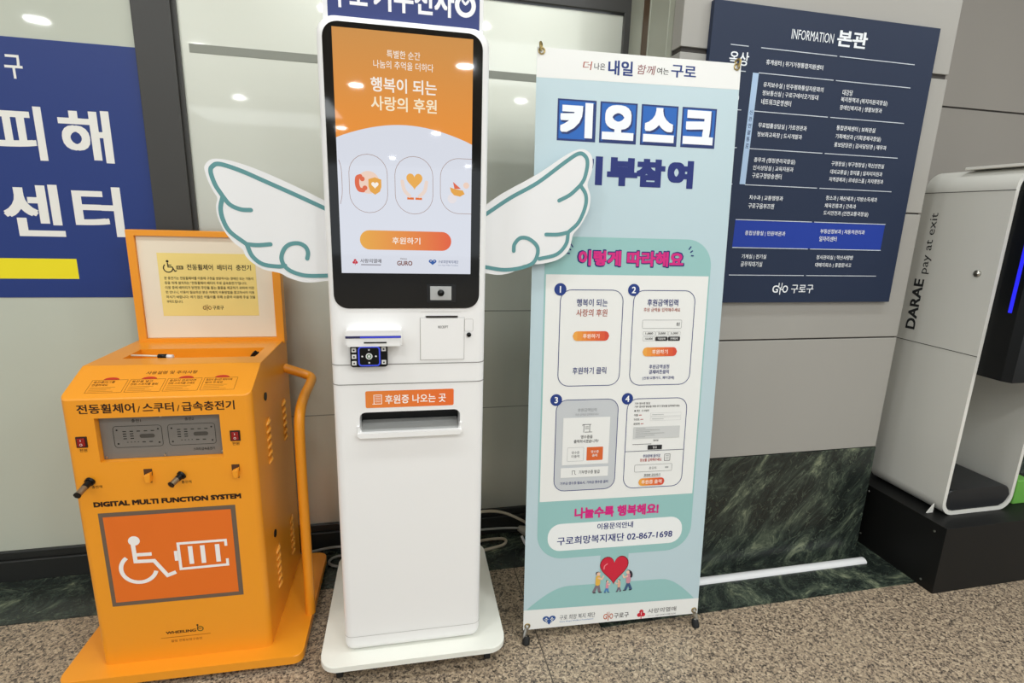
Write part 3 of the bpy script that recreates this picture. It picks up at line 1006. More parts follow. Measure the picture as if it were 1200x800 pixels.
pa.circle(0.060, 1.042, 0.009, WK, 1)
pa.circle(0.060, 1.042, 0.006, ink('#3e7a4a'), 2)
pa.circle(0.060, 1.042, 0.0035, WK, 3)
for dx, dz in ((0, 0.018), (0, -0.018), (0.018, 0), (-0.018, 0)):
    pa.circle(0.060 + dx, 1.042 + dz, 0.0024, WK, 1)
pa.build('key_pad_mark', kp)
for kx, kz in ((0.0205, 1.060), (0.0205, 1.042), (0.0205, 1.0235), (0.099, 1.062), (0.099, 1.025)):
    kk = boxo('key', kx - 0.006 - KU, kx + 0.006 - KU, -0.0222, -0.0195, kz - 0.006, kz + 0.006, mat('key_white', '#e2e2e0', 0.4), kp, 0.001)
    qa = Art(-KU, 0, -0.0222)
    qa.circle(kx, kz, 0.0024, K_, 1)
    qa.build('key_mark', kk)
# orange label
M_LAB = ramp_mat('label_orange', [(0, '#ea8534'), (1, '#e96a26')], 'X', 0.045 - KU, 0.292 - KU)
la = Art(-KU, 0, 0.0)
la.rect(0.045, 0.886, 0.292, 0.936, M_LAB, 1, 0.005)
LWt = ink('#fff6ee')
la.text('후원증 나오는 곳', 0.184, 0.910, 0.171, 0.027, LWt, 2, 0.018)
la.stroke([(0.068, 0.898), (0.068, 0.924), (0.089, 0.924), (0.089, 0.898)], 0.0018, LWt, 2, caps=False)
la.stroke([(0.064, 0.8975), (0.089, 0.8975)], 0.0018, LWt, 2.3)
for k in range(4):
    la.stroke([(0.072, 0.919 - k * 0.005), (0.085, 0.919 - k * 0.005)], 0.0014, LWt, 2)
la.build('slot_label', ki)
# output tray: dark pocket, pale shelf and a white lip
pk = bmesh.new()
box(pk, 0.0275 - KU, 0.3105 - KU, 0.066, 0.0695, 0.811, 0.872)
obj('tray_back', pk, M_BLACK, ki)
bm = bmesh.new()
p0 = [(0.0, 0.826), (0.066, 0.846)]
vs = [bm.verts.new((x - KU, y, z)) for x, y, z in ((0.031, 0.0, 0.815), (0.307, 0.0, 0.815), (0.307, 0.066, 0.826), (0.031, 0.066, 0.826), (0.031, 0.0, 0.812), (0.307, 0.0, 0.812), (0.307, 0.066, 0.812), (0.031, 0.066, 0.812))]
for q in ((0, 1, 2, 3), (4, 7, 6, 5), (0, 4, 5, 1), (1, 5, 6, 2), (2, 6, 7, 3), (3, 7, 4, 0)):
    bm.faces.new([vs[i] for i in q])
obj('tray_shelf', bm, mat('tray_grey', '#a9aaa8', 0.4), ki)
bm = prism(rr(0.020 - KU, 0.800, 0.316 - KU, 0.815, [0.007, 0.007, 0.003, 0.003]), -0.014, 0.001, 0.003, 3)
for xa, xb in ((0.020, 0.0265), (0.3095, 0.316)):
    prism([(xa - KU, 0.806), (xb - KU, 0.806), (xb - KU, 0.834), (xa - KU, 0.834)], -0.006, 0.001, 0.002, 2, bm=bm)
obj('tray_lip', bm, M_WHITE, ki, smooth=True)
# header board above the screen (its top lies outside the photograph)
hb = boxo('header_board', -0.026 - KU, 0.364 - KU, 0.020, 0.026, 1.86, 2.10, M_BOARDWHITE, ki, 0.001)
ha = Art(-KU, 0, 0.020)
ha.rect(-0.014, 1.865, 0.354, 2.09, ink('#344077'), 1)
HW = ink('#efeff2')
ha.text('구로', 0.037, 1.934, 0.086, 0.064, HW, 2, 0.03)
ha.text('기부천사', 0.192, 1.938, 0.196, 0.070, HW, 2, 0.03)
ha.stroke(ell(0.318, 1.935, 0.021, 0.022, 26), 0.011, HW, 2, closed=True)
ha.stroke([(0.311, 1.945), (0.318, 1.938), (0.325, 1.945)], 0.006, HW, 2.4, 3)
ha.build('header_lettering', hb)
# angel wings: cut-out boards fixed behind the housing
WL = [(-0.028, 1.360), (-0.049, 1.369), (-0.118, 1.402), (-0.201, 1.438), (-0.266, 1.46), (-0.311, 1.467), (-0.333, 1.462), (-0.345, 1.448), (-0.346, 1.436), (-0.34, 1.41), (-0.33, 1.385), (-0.322, 1.368), (-0.327, 1.346), (-0.324, 1.316), (-0.31, 1.28), (-0.291, 1.254), (-0.271, 1.236), (-0.264, 1.218), (-0.248, 1.2), (-0.219, 1.182), (-0.18, 1.173), (-0.159, 1.161), (-0.123, 1.149), (-0.092, 1.148), (-0.06, 1.152), (-0.028, 1.156)]
WLS = [[(-0.030, 1.340), (-0.05, 1.349), (-0.119, 1.38), (-0.203, 1.416), (-0.26, 1.44), (-0.308, 1.454), (-0.326, 1.448), (-0.332, 1.434), (-0.324, 1.402), (-0.308, 1.373)],
       [(-0.308, 1.373), (-0.292, 1.352), (-0.267, 1.341), (-0.242, 1.34)],
       [(-0.308, 1.373), (-0.316, 1.342), (-0.312, 1.311), (-0.297, 1.281), (-0.259, 1.25)],
       [(-0.259, 1.25), (-0.232, 1.248), (-0.199, 1.251)],
       [(-0.258, 1.247), (-0.247, 1.218), (-0.222, 1.197), (-0.183, 1.191), (-0.165, 1.194)],
       [(-0.106, 1.214), (-0.103, 1.23), (-0.109, 1.246), (-0.126, 1.255), (-0.149, 1.252), (-0.165, 1.238), (-0.173, 1.215), (-0.167, 1.194), (-0.149, 1.178), (-0.113, 1.167), (-0.059, 1.167), (-0.03, 1.170)]]
WR = [(0.366, 1.357), (0.39, 1.374), (0.441, 1.41), (0.54, 1.466), (0.629, 1.526), (0.67, 1.541), (0.696, 1.53), (0.705, 1.507), (0.703, 1.478), (0.693, 1.443), (0.704, 1.41), (0.701, 1.37), (0.678, 1.324), (0.658, 1.299), (0.653, 1.278), (0.644, 1.248), (0.614, 1.222), (0.561, 1.208), (0.509, 1.205), (0.478, 1.184), (0.437, 1.174), (0.396, 1.178), (0.366, 1.184)]
WRS = [[(0.368, 1.333), (0.392, 1.349), (0.461, 1.396), (0.541, 1.442), (0.62, 1.502), (0.66, 1.528), (0.681, 1.522), (0.689, 1.501), (0.683, 1.462), (0.671, 1.44)],
       [(0.671, 1.44), (0.641, 1.412), (0.608, 1.394)],
       [(0.671, 1.44), (0.689, 1.414), (0.690, 1.38), (0.672, 1.334), (0.641, 1.303)],
       [(0.641, 1.303), (0.61, 1.296), (0.573, 1.295)],
       [(0.641, 1.303), (0.636, 1.268), (0.608, 1.237), (0.555, 1.223)],
       [(0.476, 1.245), (0.478, 1.265), (0.495, 1.283), (0.521, 1.281), (0.546, 1.261), (0.549, 1.236), (0.535, 1.21), (0.498, 1.195), (0.447, 1.189), (0.395, 1.196), (0.368, 1.199)]]
M_TEAL = ink('#5f9496')
for out, strokes, lab in ((WL, WLS, 'left white wing board with teal feather lines'), (WR, WRS, 'right white wing board with teal feather lines')):
    pts = catmull(out, 5)
    if lab.startswith('left'):
        pts = pts[::-1]
    pts = [(x - KU, z + 0.08) for x, z in pts]
    area = sum(p[0] * q[1] - q[0] * p[1] for p, q in zip(pts, pts[1:] + pts[:1]))
    if area < 0:
        pts = pts[::-1]
    wg = obj('wing', prism(pts, 0.10, 0.106), M_BOARDWHITE, ki)
    wg['label'] = lab
    wa = Art(-KU, 0.08, 0.10)
    for k, s in enumerate(strokes):
        wa.stroke(s, 0.0112, M_TEAL, 1 + 0.25 * k, smooth=6)
    wa.build('feather_line', wg)
# plate on casters
kp_ = slab(rr(-0.115 - KU, -0.052, 0.462 - KU, 0.525, 0.055, 8), 0.060, 0.078, 0.003)
pl = obj('base_plate', kp_, M_OFFWHITE, ki, smooth=True)
for cx, cy in ((-0.06, 0.0), (0.405, 0.0), (-0.06, 0.46), (0.405, 0.46)):
    x = cx - KU
    bm = tube([(x - 0.009, cy, 0.024), (x + 0.009, cy, 0.024)], 0.024, 18)
    cst = obj('caster', bm, M_RUBBER, ki, smooth=True)
    bm = bmesh.new()
    box(bm, x - 0.015, x - 0.011, cy - 0.012, cy + 0.012, 0.02, 0.057)
    box(bm, x + 0.011, x + 0.015, cy - 0.012, cy + 0.012, 0.02, 0.057)
    box(bm, x - 0.02, x + 0.02, cy - 0.02, cy + 0.02, 0.056, 0.0605)
    obj('caster_fork', bm, M_STEEL, cst)

# ------------------------------------------------------------------ banner on an X stand
BROT = math.atan2(-0.053, 0.999)
BWD, BHT = 0.642, 1.862
LEAN = math.atan(0.13 / 1.85)
bn = thing('banner_stand', 'tall pale blue banner on a black-footed stand, right of the white kiosk', 'banner', (0.41 + 0.321 * math.cos(BROT), 1.507 + 0.321 * math.sin(BROT), 0), BROT)
def lean(x, y, z):      # x along the banner from its left edge, z up the sheet, y behind it
    return (x - 0.321, z * math.sin(LEAN) + y * math.cos(LEAN), 0.045 + z * math.cos(LEAN) - y * math.sin(LEAN))
bm = bmesh.new()
q = [(0, 0), (BWD, 0), (BWD, BHT), (0, BHT)]
fvs = [bm.verts.new(lean(x, 0.0, z)) for x, z in q]
bvs = [bm.verts.new(lean(x, 0.0012, z)) for x, z in q]
bm.faces.new(fvs); bm.faces.new(bvs[::-1])
for i in range(4):
    j = (i + 1) % 4
    bm.faces.new((fvs[j], fvs[i], bvs[i], bvs[j]))
sheet = obj('banner_sheet', bm, M_BANNER, bn)
def BArt():
    return Art(0, 0, 0.0, eps=0.0003, tf=lean)
NV, MG, TL, WP = ink('#243a78'), ink('#d0237c'), ink('#93bebb'), ink('#e6e6e2')
BKt, BRN, NVD = ink('#3b3838'), ink('#a8523f'), ink('#1b2a70')
# header
a = BArt()
a.poly([(0, 1.780), (BWD, 1.787), (BWD, BHT), (0, BHT)], WP, 1)
a.text('더', 0.152, 1.822, 0.026, 0.024, BRN, 2, 0.004, shear=0.15)
a.text('나은', 0.190, 1.822, 0.034, 0.019, BKt, 2, 0.012)
a.text('내일', 0.2545, 1.822, 0.077, 0.042, NV, 2, 0.03)
a.text('함께', 0.3345, 1.823, 0.056, 0.027, ink('#8a4a4a'), 2, 0.004, shear=0.2)
a.text('여는', 0.388, 1.823, 0.038, 0.019, BKt, 2, 0.012)
a.text('구로', 0.455, 1.826, 0.081, 0.036, NV, 2, 0.024)
a.build('header_print', sheet)
# big heading: four white letters in blue tiles, navy line below
a = BArt()
TB, TD = ink('#2262b4'), ink('#23366e')
for s, x0, x1 in (('키', 0.066, 0.185), ('오', 0.197, 0.314), ('스', 0.327, 0.446), ('크', 0.459, 0.573)):
    a.rect(x0, 1.608, x1, 1.726, TD, 1)
    a.rect(x0 + 0.005, 1.614, x1 - 0.005, 1.721, TB, 2)
    cx = (x0 + x1) / 2
    a.text(s, cx + 0.003, 1.664, 0.102, 0.104, TD, 3, 0.07)
    a.text(s, cx - 0.001, 1.668, 0.100, 0.100, ink('#eef1f4'), 5, 0.06)
for s, cx, w in (('기', 0.166, 0.092), ('부', 0.2755, 0.098), ('참', 0.368, 0.094), ('여', 0.466, 0.086)):
    a.text(s, cx, 1.526, w, 0.084, NVD, 2, 0.064)
a.build('heading_print', sheet)
# teal panel with the white step board
a = BArt()
a.poly(rr(0.040, 0.256, 0.592, 1.328, [0.09, 0.09, 0.085, 0.085], 10), TL, 1)
a.rect(0.045, 0.464, 0.587, 1.212, WP, 2)
a.rect(0.264, 0.13, 0.366, 0.258, TL, 1.5)
mound = [(0.008, 0.074)] + [(0.008 + 0.15 * i / 8, 0.074 + 0.078 * math.sin(0.5 * PI * i / 8)) for i in range(1, 9)] + [(0.49, 0.148)] + [(0.49 + 0.135 * i / 8, 0.061 + 0.087 * math.cos(0.5 * PI * i / 8)) for i in range(1, 9)]
a.poly(mound[::-1], TL, 1)
a.build('panel_print', sheet)
a = BArt()
for dx, dz in ((-0.0015, 0), (0.0015, 0), (0, 0.0015), (0, -0.0015)):
    a.text('이렇게 따라해요', 0.3205 + dx, 1.264 + dz, 0.354, 0.052, NVD, 3 + 0.2 * (dx > 0) + 0.4 * (dz > 0) + 0.6 * (dz < 0), 0.045)
a.text('이렇게 따라해요', 0.3205, 1.264, 0.348, 0.047, MG, 5, 0.042)
for px, s in ((0.127, -1), (0.512, 1)):
    for k, (dx, dz) in enumerate(((0.0, 0.004), (0.007, -0.005), (0.011, -0.016))):
        a.stroke([(px + s * dx * 0.9, 1.293 + dz), (px + s * (dx * 0.9 + 0.006), 1.293 + dz + 0.008 - 0.004 * k)], 0.004, NVD, 3)
a.build('title_print', sheet)
a = BArt()
a.text('나눌수록 행복해요!', 0.316, 0.4165, 0.300, 0.040, MG, 3, 0.042)
a.build('slogan_print', sheet)
a = BArt()
a.rect(0.076, 0.284, 0.558, 0.382, ink('#e9ebe9'), 2, 0.045)
a.text('이용문의안내', 0.312, 0.3635, 0.128, 0.023, NVD, 3, 0.02)
a.text('구로희망복지재단 02-867-1698', 0.316, 0.3195, 0.414, 0.030, NVD, 3, 0.018)
a.build('contact_print', sheet)
# the four numbered steps
M_BTN1 = ink('#e2713a')
def card(n, x0, z0, x1, z1, fill=None):
    a = BArt()
    if fill:
        a.rect(x0 + 0.001, z0 + 0.001, x1 - 0.001, z1 - 0.001, fill, 3, 0.036)
    a.outline(x0, z0, x1, z1, 0.037, 0.0022, NVD, 4)
    a.circle(x0, z1, 0.0195, ink('#20397e'), 5)
    a.text(n, x0, z1, None, 0.021, ink('#f2f2f2'), 6, 0.02)
    return a
def obtn(a, x0, z0, x1, z1, s, th):
    n_ = 8
    m0 = [ink('#e8a347'), ink('#e69640'), ink('#e4893b'), ink('#e27c39'), ink('#e07038'), ink('#dc6437'), ink('#d85836'), ink('#d24c36')]
    r = (z1 - z0) / 2
    o = rr(x0, z0, x1, z1, r * 0.98)
    for k in range(n_):
        xa, xb = x0 + (x1 - x0) * k / n_, x0 + (x1 - x0) * (k + 1) / n_
        def hh(x):
            d = max(0.0, (x0 + r) - x, x - (x1 - r))
            return math.sqrt(max(0.0, r * r - d * d))
        xs = [xa + (xb - xa) * i / 4 for i in range(5)]
        zc = (z0 + z1) / 2
        lo = [(x, zc - max(hh(x), 1e-4)) for x in xs]
        hi = [(x, zc + max(hh(x), 1e-4)) for x in reversed(xs)]
        a.poly(lo + hi, m0[k], 5)
    a.text(s, (x0 + x1) / 2, (z0 + z1) / 2, None, th, ink('#fbeee4'), 6, 0.014)
a = card('1', 0.092, 0.855, 0.300, 1.166)
a.text('행복이 되는', 0.197, 1.125, 0.102, 0.024, NVD, 5, 0.014)
a.text('사랑의 후원', 0.197, 1.093, 0.102, 0.024, BRN, 5, 0.012)
obtn(a, 0.137, 1.003, 0.258, 1.034, '후원하기', 0.0145)
a.text('후원하기 클릭', 0.197, 0.906, 0.113, 0.023, NVD, 5, 0.014)
a.build('step_card', sheet)
a = card('2', 0.333, 0.853, 0.546, 1.166)
a.text('후원금액입력', 0.434, 1.126, 0.106, 0.023, NVD, 5, 0.016)
a.text('후원 금액을 입력해주세요', 0.433, 1.103, 0.126, 0.013, BRN, 5, 0.010)
a.outline(0.368, 1.042, 0.504, 1.070, 0.004, 0.001, ink('#8b8b8b'), 5)
a.text('원', 0.491, 1.056, 0.012, 0.012, BKt, 5)
for k, s in enumerate(('1,000', '3,000', '5,000', '10,000', '직접입력', '전액입력')):
    cx = 0.3935 + (k % 3) * 0.0435
    cz = 1.0255 if k < 3 else 1.008
    if k < 4:
        a.outline(cx - 0.021, cz - 0.007, cx + 0.021, cz + 0.007, 0.003, 0.0008, ink('#9b9b9b'), 5)
    else:
        a.rect(cx - 0.021, cz - 0.007, cx + 0.021, cz + 0.007, ink('#2c2a2c'), 5, 0.003)
    a.text(s, cx, cz, 0.026, 0.0075, BKt if k < 4 else WP, 6)
obtn(a, 0.374, 0.950, 0.494, 0.980, '후원하기', 0.0145)
a.text('후원금액설정', 0.435, 0.9155, 0.070, 0.014, NVD, 5, 0.014)
a.text('결제버튼클릭', 0.435, 0.898, 0.070, 0.014, NVD, 5, 0.014)
a.text('[신용/교통카드, 페이결제]', 0.435, 0.877, 0.110, 0.012, NVD, 5, 0.012)
a.build('step_card', sheet)
a = card('3', 0.090, 0.498, 0.302, 0.811, ink('#c3c6c8'))
a.text('후원금액입력', 0.195, 0.775, 0.064, 0.012, ink('#9ea1a3'), 5)
a.text('후원 금액을 입력해주세요', 0.195, 0.760, 0.080, 0.008, ink('#a6a9ab'), 5)
a.rect(0.116, 0.589, 0.275, 0.750, WP, 5)
for p in ([(0.186, 0.700), (0.186, 0.726), (0.210, 0.726)], [(0.182, 0.722), (0.182, 0.726), (0.206, 0.726), (0.206, 0.701)], [(0.190, 0.700), (0.214, 0.700)], [(0.191, 0.718), (0.202, 0.718)], [(0.191, 0.712), (0.202, 0.712)]):
    a.stroke(p, 0.0018, BKt, 6)
a.text('영수증을', 0.197, 0.684, 0.040, 0.012, BKt, 6, 0.016)
a.text('출력하시겠습니까?', 0.196, 0.669, 0.084, 0.012, BKt, 6, 0.016)
a.outline(0.133, 0.601, 0.189, 0.649, 0.002, 0.001, ink('#a8a8a8'), 6)
a.text('영수증', 0.161, 0.631, 0.027, 0.010, ink('#6a6a6a'), 6)
a.text('미출력', 0.161, 0.618, 0.027, 0.010, ink('#6a6a6a'), 6)
a.rect(0.199, 0.602, 0.255, 0.648, ink('#d5642f'), 6, 0.002)
a.text('영수증', 0.227, 0.632, 0.027, 0.010, WP, 7)
a.text('출력', 0.227, 0.619, 0.018, 0.010, WP, 7)
a.rect(0.113, 0.545, 0.276, 0.579, WP, 5, 0.002)
a.text('기부영수증 발급', 0.211, 0.562, 0.072, 0.013, BKt, 6, 0.014)
a.stroke([(0.152, 0.555), (0.152, 0.568), (0.161, 0.568), (0.161, 0.557), (0.165, 0.555)], 0.0014, BKt, 6)
a.text('기부금 영수증 필요시, 기부금 영수증 클릭', 0.195, 0.525, 0.165, 0.011, NVD, 5, 0.012)
a.build('step_card', sheet)
a = card('4', 0.331, 0.495, 0.544, 0.809)
for s, z_, w in (('기부 영수증 발급', 0.792, 0.054), ('기부 영수증 발급을 위한 추가 정보를 입력해주세요', 0.781, 0.160), ('● 개인   ○ 사업자', 0.767, 0.052), ('이름', 0.752, 0.014), ('주민번호', 0.737, 0.020), ('휴대전화', 0.722, 0.022)):
    a.text(s, 0.357, z_, w, 0.0075, BKt, 5, 0.012, align='L')
for z_ in (0.752, 0.737):
    a.outline(0.415, z_ - 0.006, 0.524, z_ + 0.006, 0.001, 0.0006, ink('#b8bab8'), 5)
    a.rect(0.421, z_ - 0.001, 0.462, z_ + 0.001, ink('#b8bab8'), 5)
for z_, x_ in ((0.752, 0.374), (0.737, 0.380), (0.722, 0.382)):
    a.rect(x_, z_ - 0.0012, x_ + 0.010, z_ + 0.0012, ink('#b5453a'), 5)
a.rect(0.358, 0.670, 0.523, 0.711, ink('#c9cac8'), 5)
for k in range(6):
    a.rect(0.366, 0.7045 - k * 0.0058, 0.40 + 0.017 * ((k * 3) % 5), 0.7058 - k * 0.0058, ink('#8a8b8a'), 6)
a.text('동의함', 0.440, 0.662, 0.018, 0.006, BKt, 5)
a.rect(0.357, 0.6495, 0.424, 0.6512, ink('#5a5a5a'), 5)
a.rect(0.412, 0.630, 0.463, 0.646, ink('#29292b'), 5, 0.001)
a.text('발급', 0.4375, 0.638, 0.014, 0.008, WP, 6)
a.rect(0.333, 0.6255, 0.542, 0.6275, ink('#5c5f70'), 5)
a.text('후원증에 들어갈', 0.428, 0.608, 0.062, 0.0115, NVD, 5, 0.014)
a.text('정보를 입력해주세요', 0.426, 0.594, 0.078, 0.0115, ink('#b5382f'), 5, 0.014)
a.outline(0.474, 0.588, 0.495, 0.613, 0.001, 0.0014, BKt, 5)
for k in range(3):
    a.rect(0.479, 0.5945 + k * 0.006, 0.490, 0.596 + k * 0.006, ink('#8a8a8a'), 5)
a.outline(0.369, 0.552, 0.504, 0.578, 0.004, 0.001, ink('#6a6a6a'), 5)
a.text('홍길동', 0.435, 0.565, 0.028, 0.009, ink('#9a9a9a'), 5)
a.rect(0.479, 0.562, 0.491, 0.568, ink('#a5a7a5'), 5)
a.text('후원증 공유하기', 0.434, 0.540, 0.058, 0.009, BKt, 5, 0.012)
a.rect(0.404, 0.533, 0.464, 0.534, BKt, 5)
obtn(a, 0.386, 0.502, 0.480, 0.529, '후원증 출력', 0.0145)
a.build('step_card', sheet)
# people carrying a heart
a = BArt()
a.heart(0.316, 0.196, 0.104, 0.108, ink('#7e1020'), 3)
a.heart(0.3155, 0.197, 0.098, 0.100, ink('#c8243a'), 4)
a.stroke([(0.279, 0.205), (0.281, 0.216), (0.290, 0.223)], 0.004, ink('#e5848c'), 5, 4)
SK, HR = ink('#e8bfa6'), ink('#2f2733')
def man(x, z, s, top, leg, flip=1):
    a.stroke([(x, z + 0.42 * s), (x - 0.16 * s * flip, z + 0.06 * s)], 0.13 * s, leg, 4)
    a.stroke([(x + 0.03 * s, z + 0.42 * s), (x + 0.1 * s * flip, z + 0.06 * s)], 0.13 * s, leg, 4.3)
    a.stroke([(x - 0.17 * s * flip, z + 0.02 * s), (x - 0.08 * s * flip, z + 0.02 * s)], 0.05 * s, HR, 4.6)
    a.stroke([(x + 0.1 * s * flip, z + 0.02 * s), (x + 0.2 * s * flip, z + 0.02 * s)], 0.05 * s, HR, 4.6)
    a.stroke([(x + 0.01 * s, z + 0.46 * s), (x + 0.02 * s, z + 0.74 * s)], 0.22 * s, top, 5)
    a.stroke([(x + 0.04 * s * flip, z + 0.72 * s), (x + 0.2 * s * flip, z + 0.66 * s), (x + 0.26 * s * flip, z + 0.8 * s)], 0.07 * s, SK, 5.4)
    a.circle(x + 0.03 * s * flip, z + 0.92 * s, 0.085 * s, SK, 5.7)
    a.poly(ell(x, z + 0.95 * s, 0.1 * s, 0.085 * s, 16), HR, 5.5)
man(0.258, 0.116, 0.078, ink('#e0b04c'), ink('#7b6f78'), 1)
man(0.293, 0.114, 0.046, ink('#d88a9a'), ink('#4f83b8'), 1)
man(0.336, 0.114, 0.046, ink('#dba58c'), ink('#6f6577'), -1)
man(0.369, 0.116, 0.076, ink('#c98a96'), ink('#3f5a7c'), -1)
a.stroke([(0.377, 0.186), (0.381, 0.176), (0.380, 0.168)], 0.008, HR, 6, 3)
a.build('heart_picture', sheet)
# sponsor strip
a = BArt()
a.poly([(0, 0), (BWD, 0), (BWD, 0.060), (0, 0.074)], WP, 2)
pair_mark(a, 0.090, 0.028, 0.040, ink('#27508f'), WP, 3)
a.text('구로 희망 복지 재단', 0.191, 0.034, 0.128, 0.019, ink('#4c4e52'), 3, 0.006)
a.text('Guro Hope Welfare Foundation', 0.188, 0.018, 0.122, 0.0065, ink('#5f7fb4'), 3)
guro_mark(a, 0.285, 0.006, 0.036, 0.034, ink('#b8572e'), 3)
a.text('구로구', 0.352, 0.021, 0.055, 0.020, ink('#48403c'), 3, 0.018)
fruit_mark(a, 0.426, 0.019, 0.034, ink('#c31f33'), WP, 3)
a.text('사랑의열매', 0.504, 0.027, 0.108, 0.018, ink('#4a4446'), 3, 0.006)
a.rect(0.450, 0.0075, 0.475, 0.0085, ink('#7a7476'), 3)
a.text('서울사회복지공동모금회', 0.518, 0.008, 0.078, 0.0055, ink('#5a5456'), 3)
a.build('sponsor_print', sheet)
# grommets, hooks, arms, feet
for gx, gz in ((0.014, 0.014), (BWD - 0.014, 0.014), (0.014, BHT - 0.010), (BWD - 0.014, BHT - 0.010)):
    bm = bmesh.new()
    pts = [lean(gx + 0.0085 * math.cos(t), -0.0005, gz + 0.0085 * math.sin(t)) for t in [2 * PI * i / 16 for i in range(17)]]
    tube(pts, 0.0024, 8, bm=bm, cap=False)
    obj('grommet', bm, M_BRASS, sheet, smooth=True)
hubp = lean(0.321, 0.11, 0.80)
for sx, s in ((0.014, -1), (BWD - 0.014, 1)):
    e = Vector(lean(sx, 0.004, BHT - 0.01))
    am = obj('upper_arm', tube([hubp, tuple(Vector(hubp).lerp(e, 0.5) + Vector((0, 0.03, 0))), tuple(e)], 0.0055, 10, smooth=6), M_STEEL, bn, smooth=True)
    obj('hook', tube([lean(sx, 0.006, BHT - 0.03), lean(sx - s * 0.001, 0.008, BHT + 0.006), lean(sx + s * 0.004, -0.002, BHT + 0.012), lean(sx + s * 0.006, -0.007, BHT + 0.004), lean(sx + s * 0.002, -0.006, BHT - 0.012)], 0.0036, 8, smooth=5), M_BRASS, am, smooth=True)
    tip = Vector(lean(sx, 0.006, 0.012))
    ft = Vector((tip.x + s * 0.006, tip.y - 0.022, 0.0))
    lo = obj('lower_arm', tube([hubp, tuple(Vector(hubp).lerp(tip, 0.55) + Vector((0, 0.03, 0))), tuple(tip), tuple(tip.lerp(ft, 0.7))], 0.0085, 10, smooth=6), M_STEEL, bn, smooth=True)
    obj('rubber_foot', tube([tuple(tip.lerp(ft, 0.56)), tuple(tip.lerp(ft, 0.62)), tuple(tip.lerp(ft, 0.92)), tuple(ft)], [0.010, 0.012, 0.0135, 0.012], 14), M_RUBBER, lo, smooth=True)
    obj('clip_pin', tube([lean(sx, -0.004, 0.018), lean(sx + s * 0.002, -0.007, 0.004)], 0.003, 8), M_STEEL, lo)
obj('hub', tube([(hubp[0], hubp[1] - 0.02, hubp[2]), (hubp[0], hubp[1] + 0.03, hubp[2])], 0.022, 16), M_BLACK, bn)
rl = obj('rear_leg', tube([(hubp[0], hubp[1] + 0.015, hubp[2]), (0.0, 0.34, 0.01)], 0.0065, 10), M_STEEL, bn, smooth=True)
obj('rubber_foot', tube([(0.0, 0.333, 0.03), (0.0, 0.342, 0.0)], 0.012, 12), M_RUBBER, rl)

# ------------------------------------------------------------------ information sign on the pillar
sg = thing('information_sign', 'dark navy floor directory sign with white lettering on the grey pillar', 'sign', (1.4585, YP, 1.142), 0)
SX = 1.01 - 1.4585
boxo('sign_panel', 1.014 - 1.4585, 1.905 - 1.4585, -0.020, 0.0, 0.0, 0.974, M_NAVY, sg, 0.001)
a = Art(SX, -0.002, -0.020)
SWt, SLn = ink('#e9ecef'), ink('#c9cfd8')
a.text('INFORMATION', 0.380, 0.903, 0.164, 0.030, SWt, 1, 0.0)
a.text('본관', 0.537, 0.908, 0.122, 0.052, SWt, 1, 0.035)
for z_ in (0.851, 0.775, 0.656, 0.536, 0.417, 0.298, 0.201, 0.103):
    x0 = 0.171 if z_ < 0.4 or z_ > 0.84 else 0.191
    if z_ > 0.84:
        x0 = 0.189
    a.rect(x0, z_ - 0.0013, 0.485, z_ + 0.0013, SLn, 3)
    a.rect(0.495, z_ - 0.0013, 0.810, z_ + 0.0013, SLn, 3)
    a.rect(0.076, z_ - 0.0013, 0.142, z_ + 0.0013, SLn, 3)
a.rect(0.171, 0.2025, 0.809, 0.2965, ink('#18389a'), 1)
a.rect(0.170, 0.418, 0.1925, 0.774, ink('#a9c2de'), 1)
for i, s in enumerate('신관연결통로'):
    a.text(s, 0.1812, 0.652 - i * 0.0215, 0.013, 0.015, ink('#2c4068'), 2, 0.01)
a.text('옥상', 0.113, 0.812, 0.072, 0.042, SWt, 1, 0.016)
a.text('5', 0.111, 0.702, 0.036, 0.055, SWt, 1, 0.02)
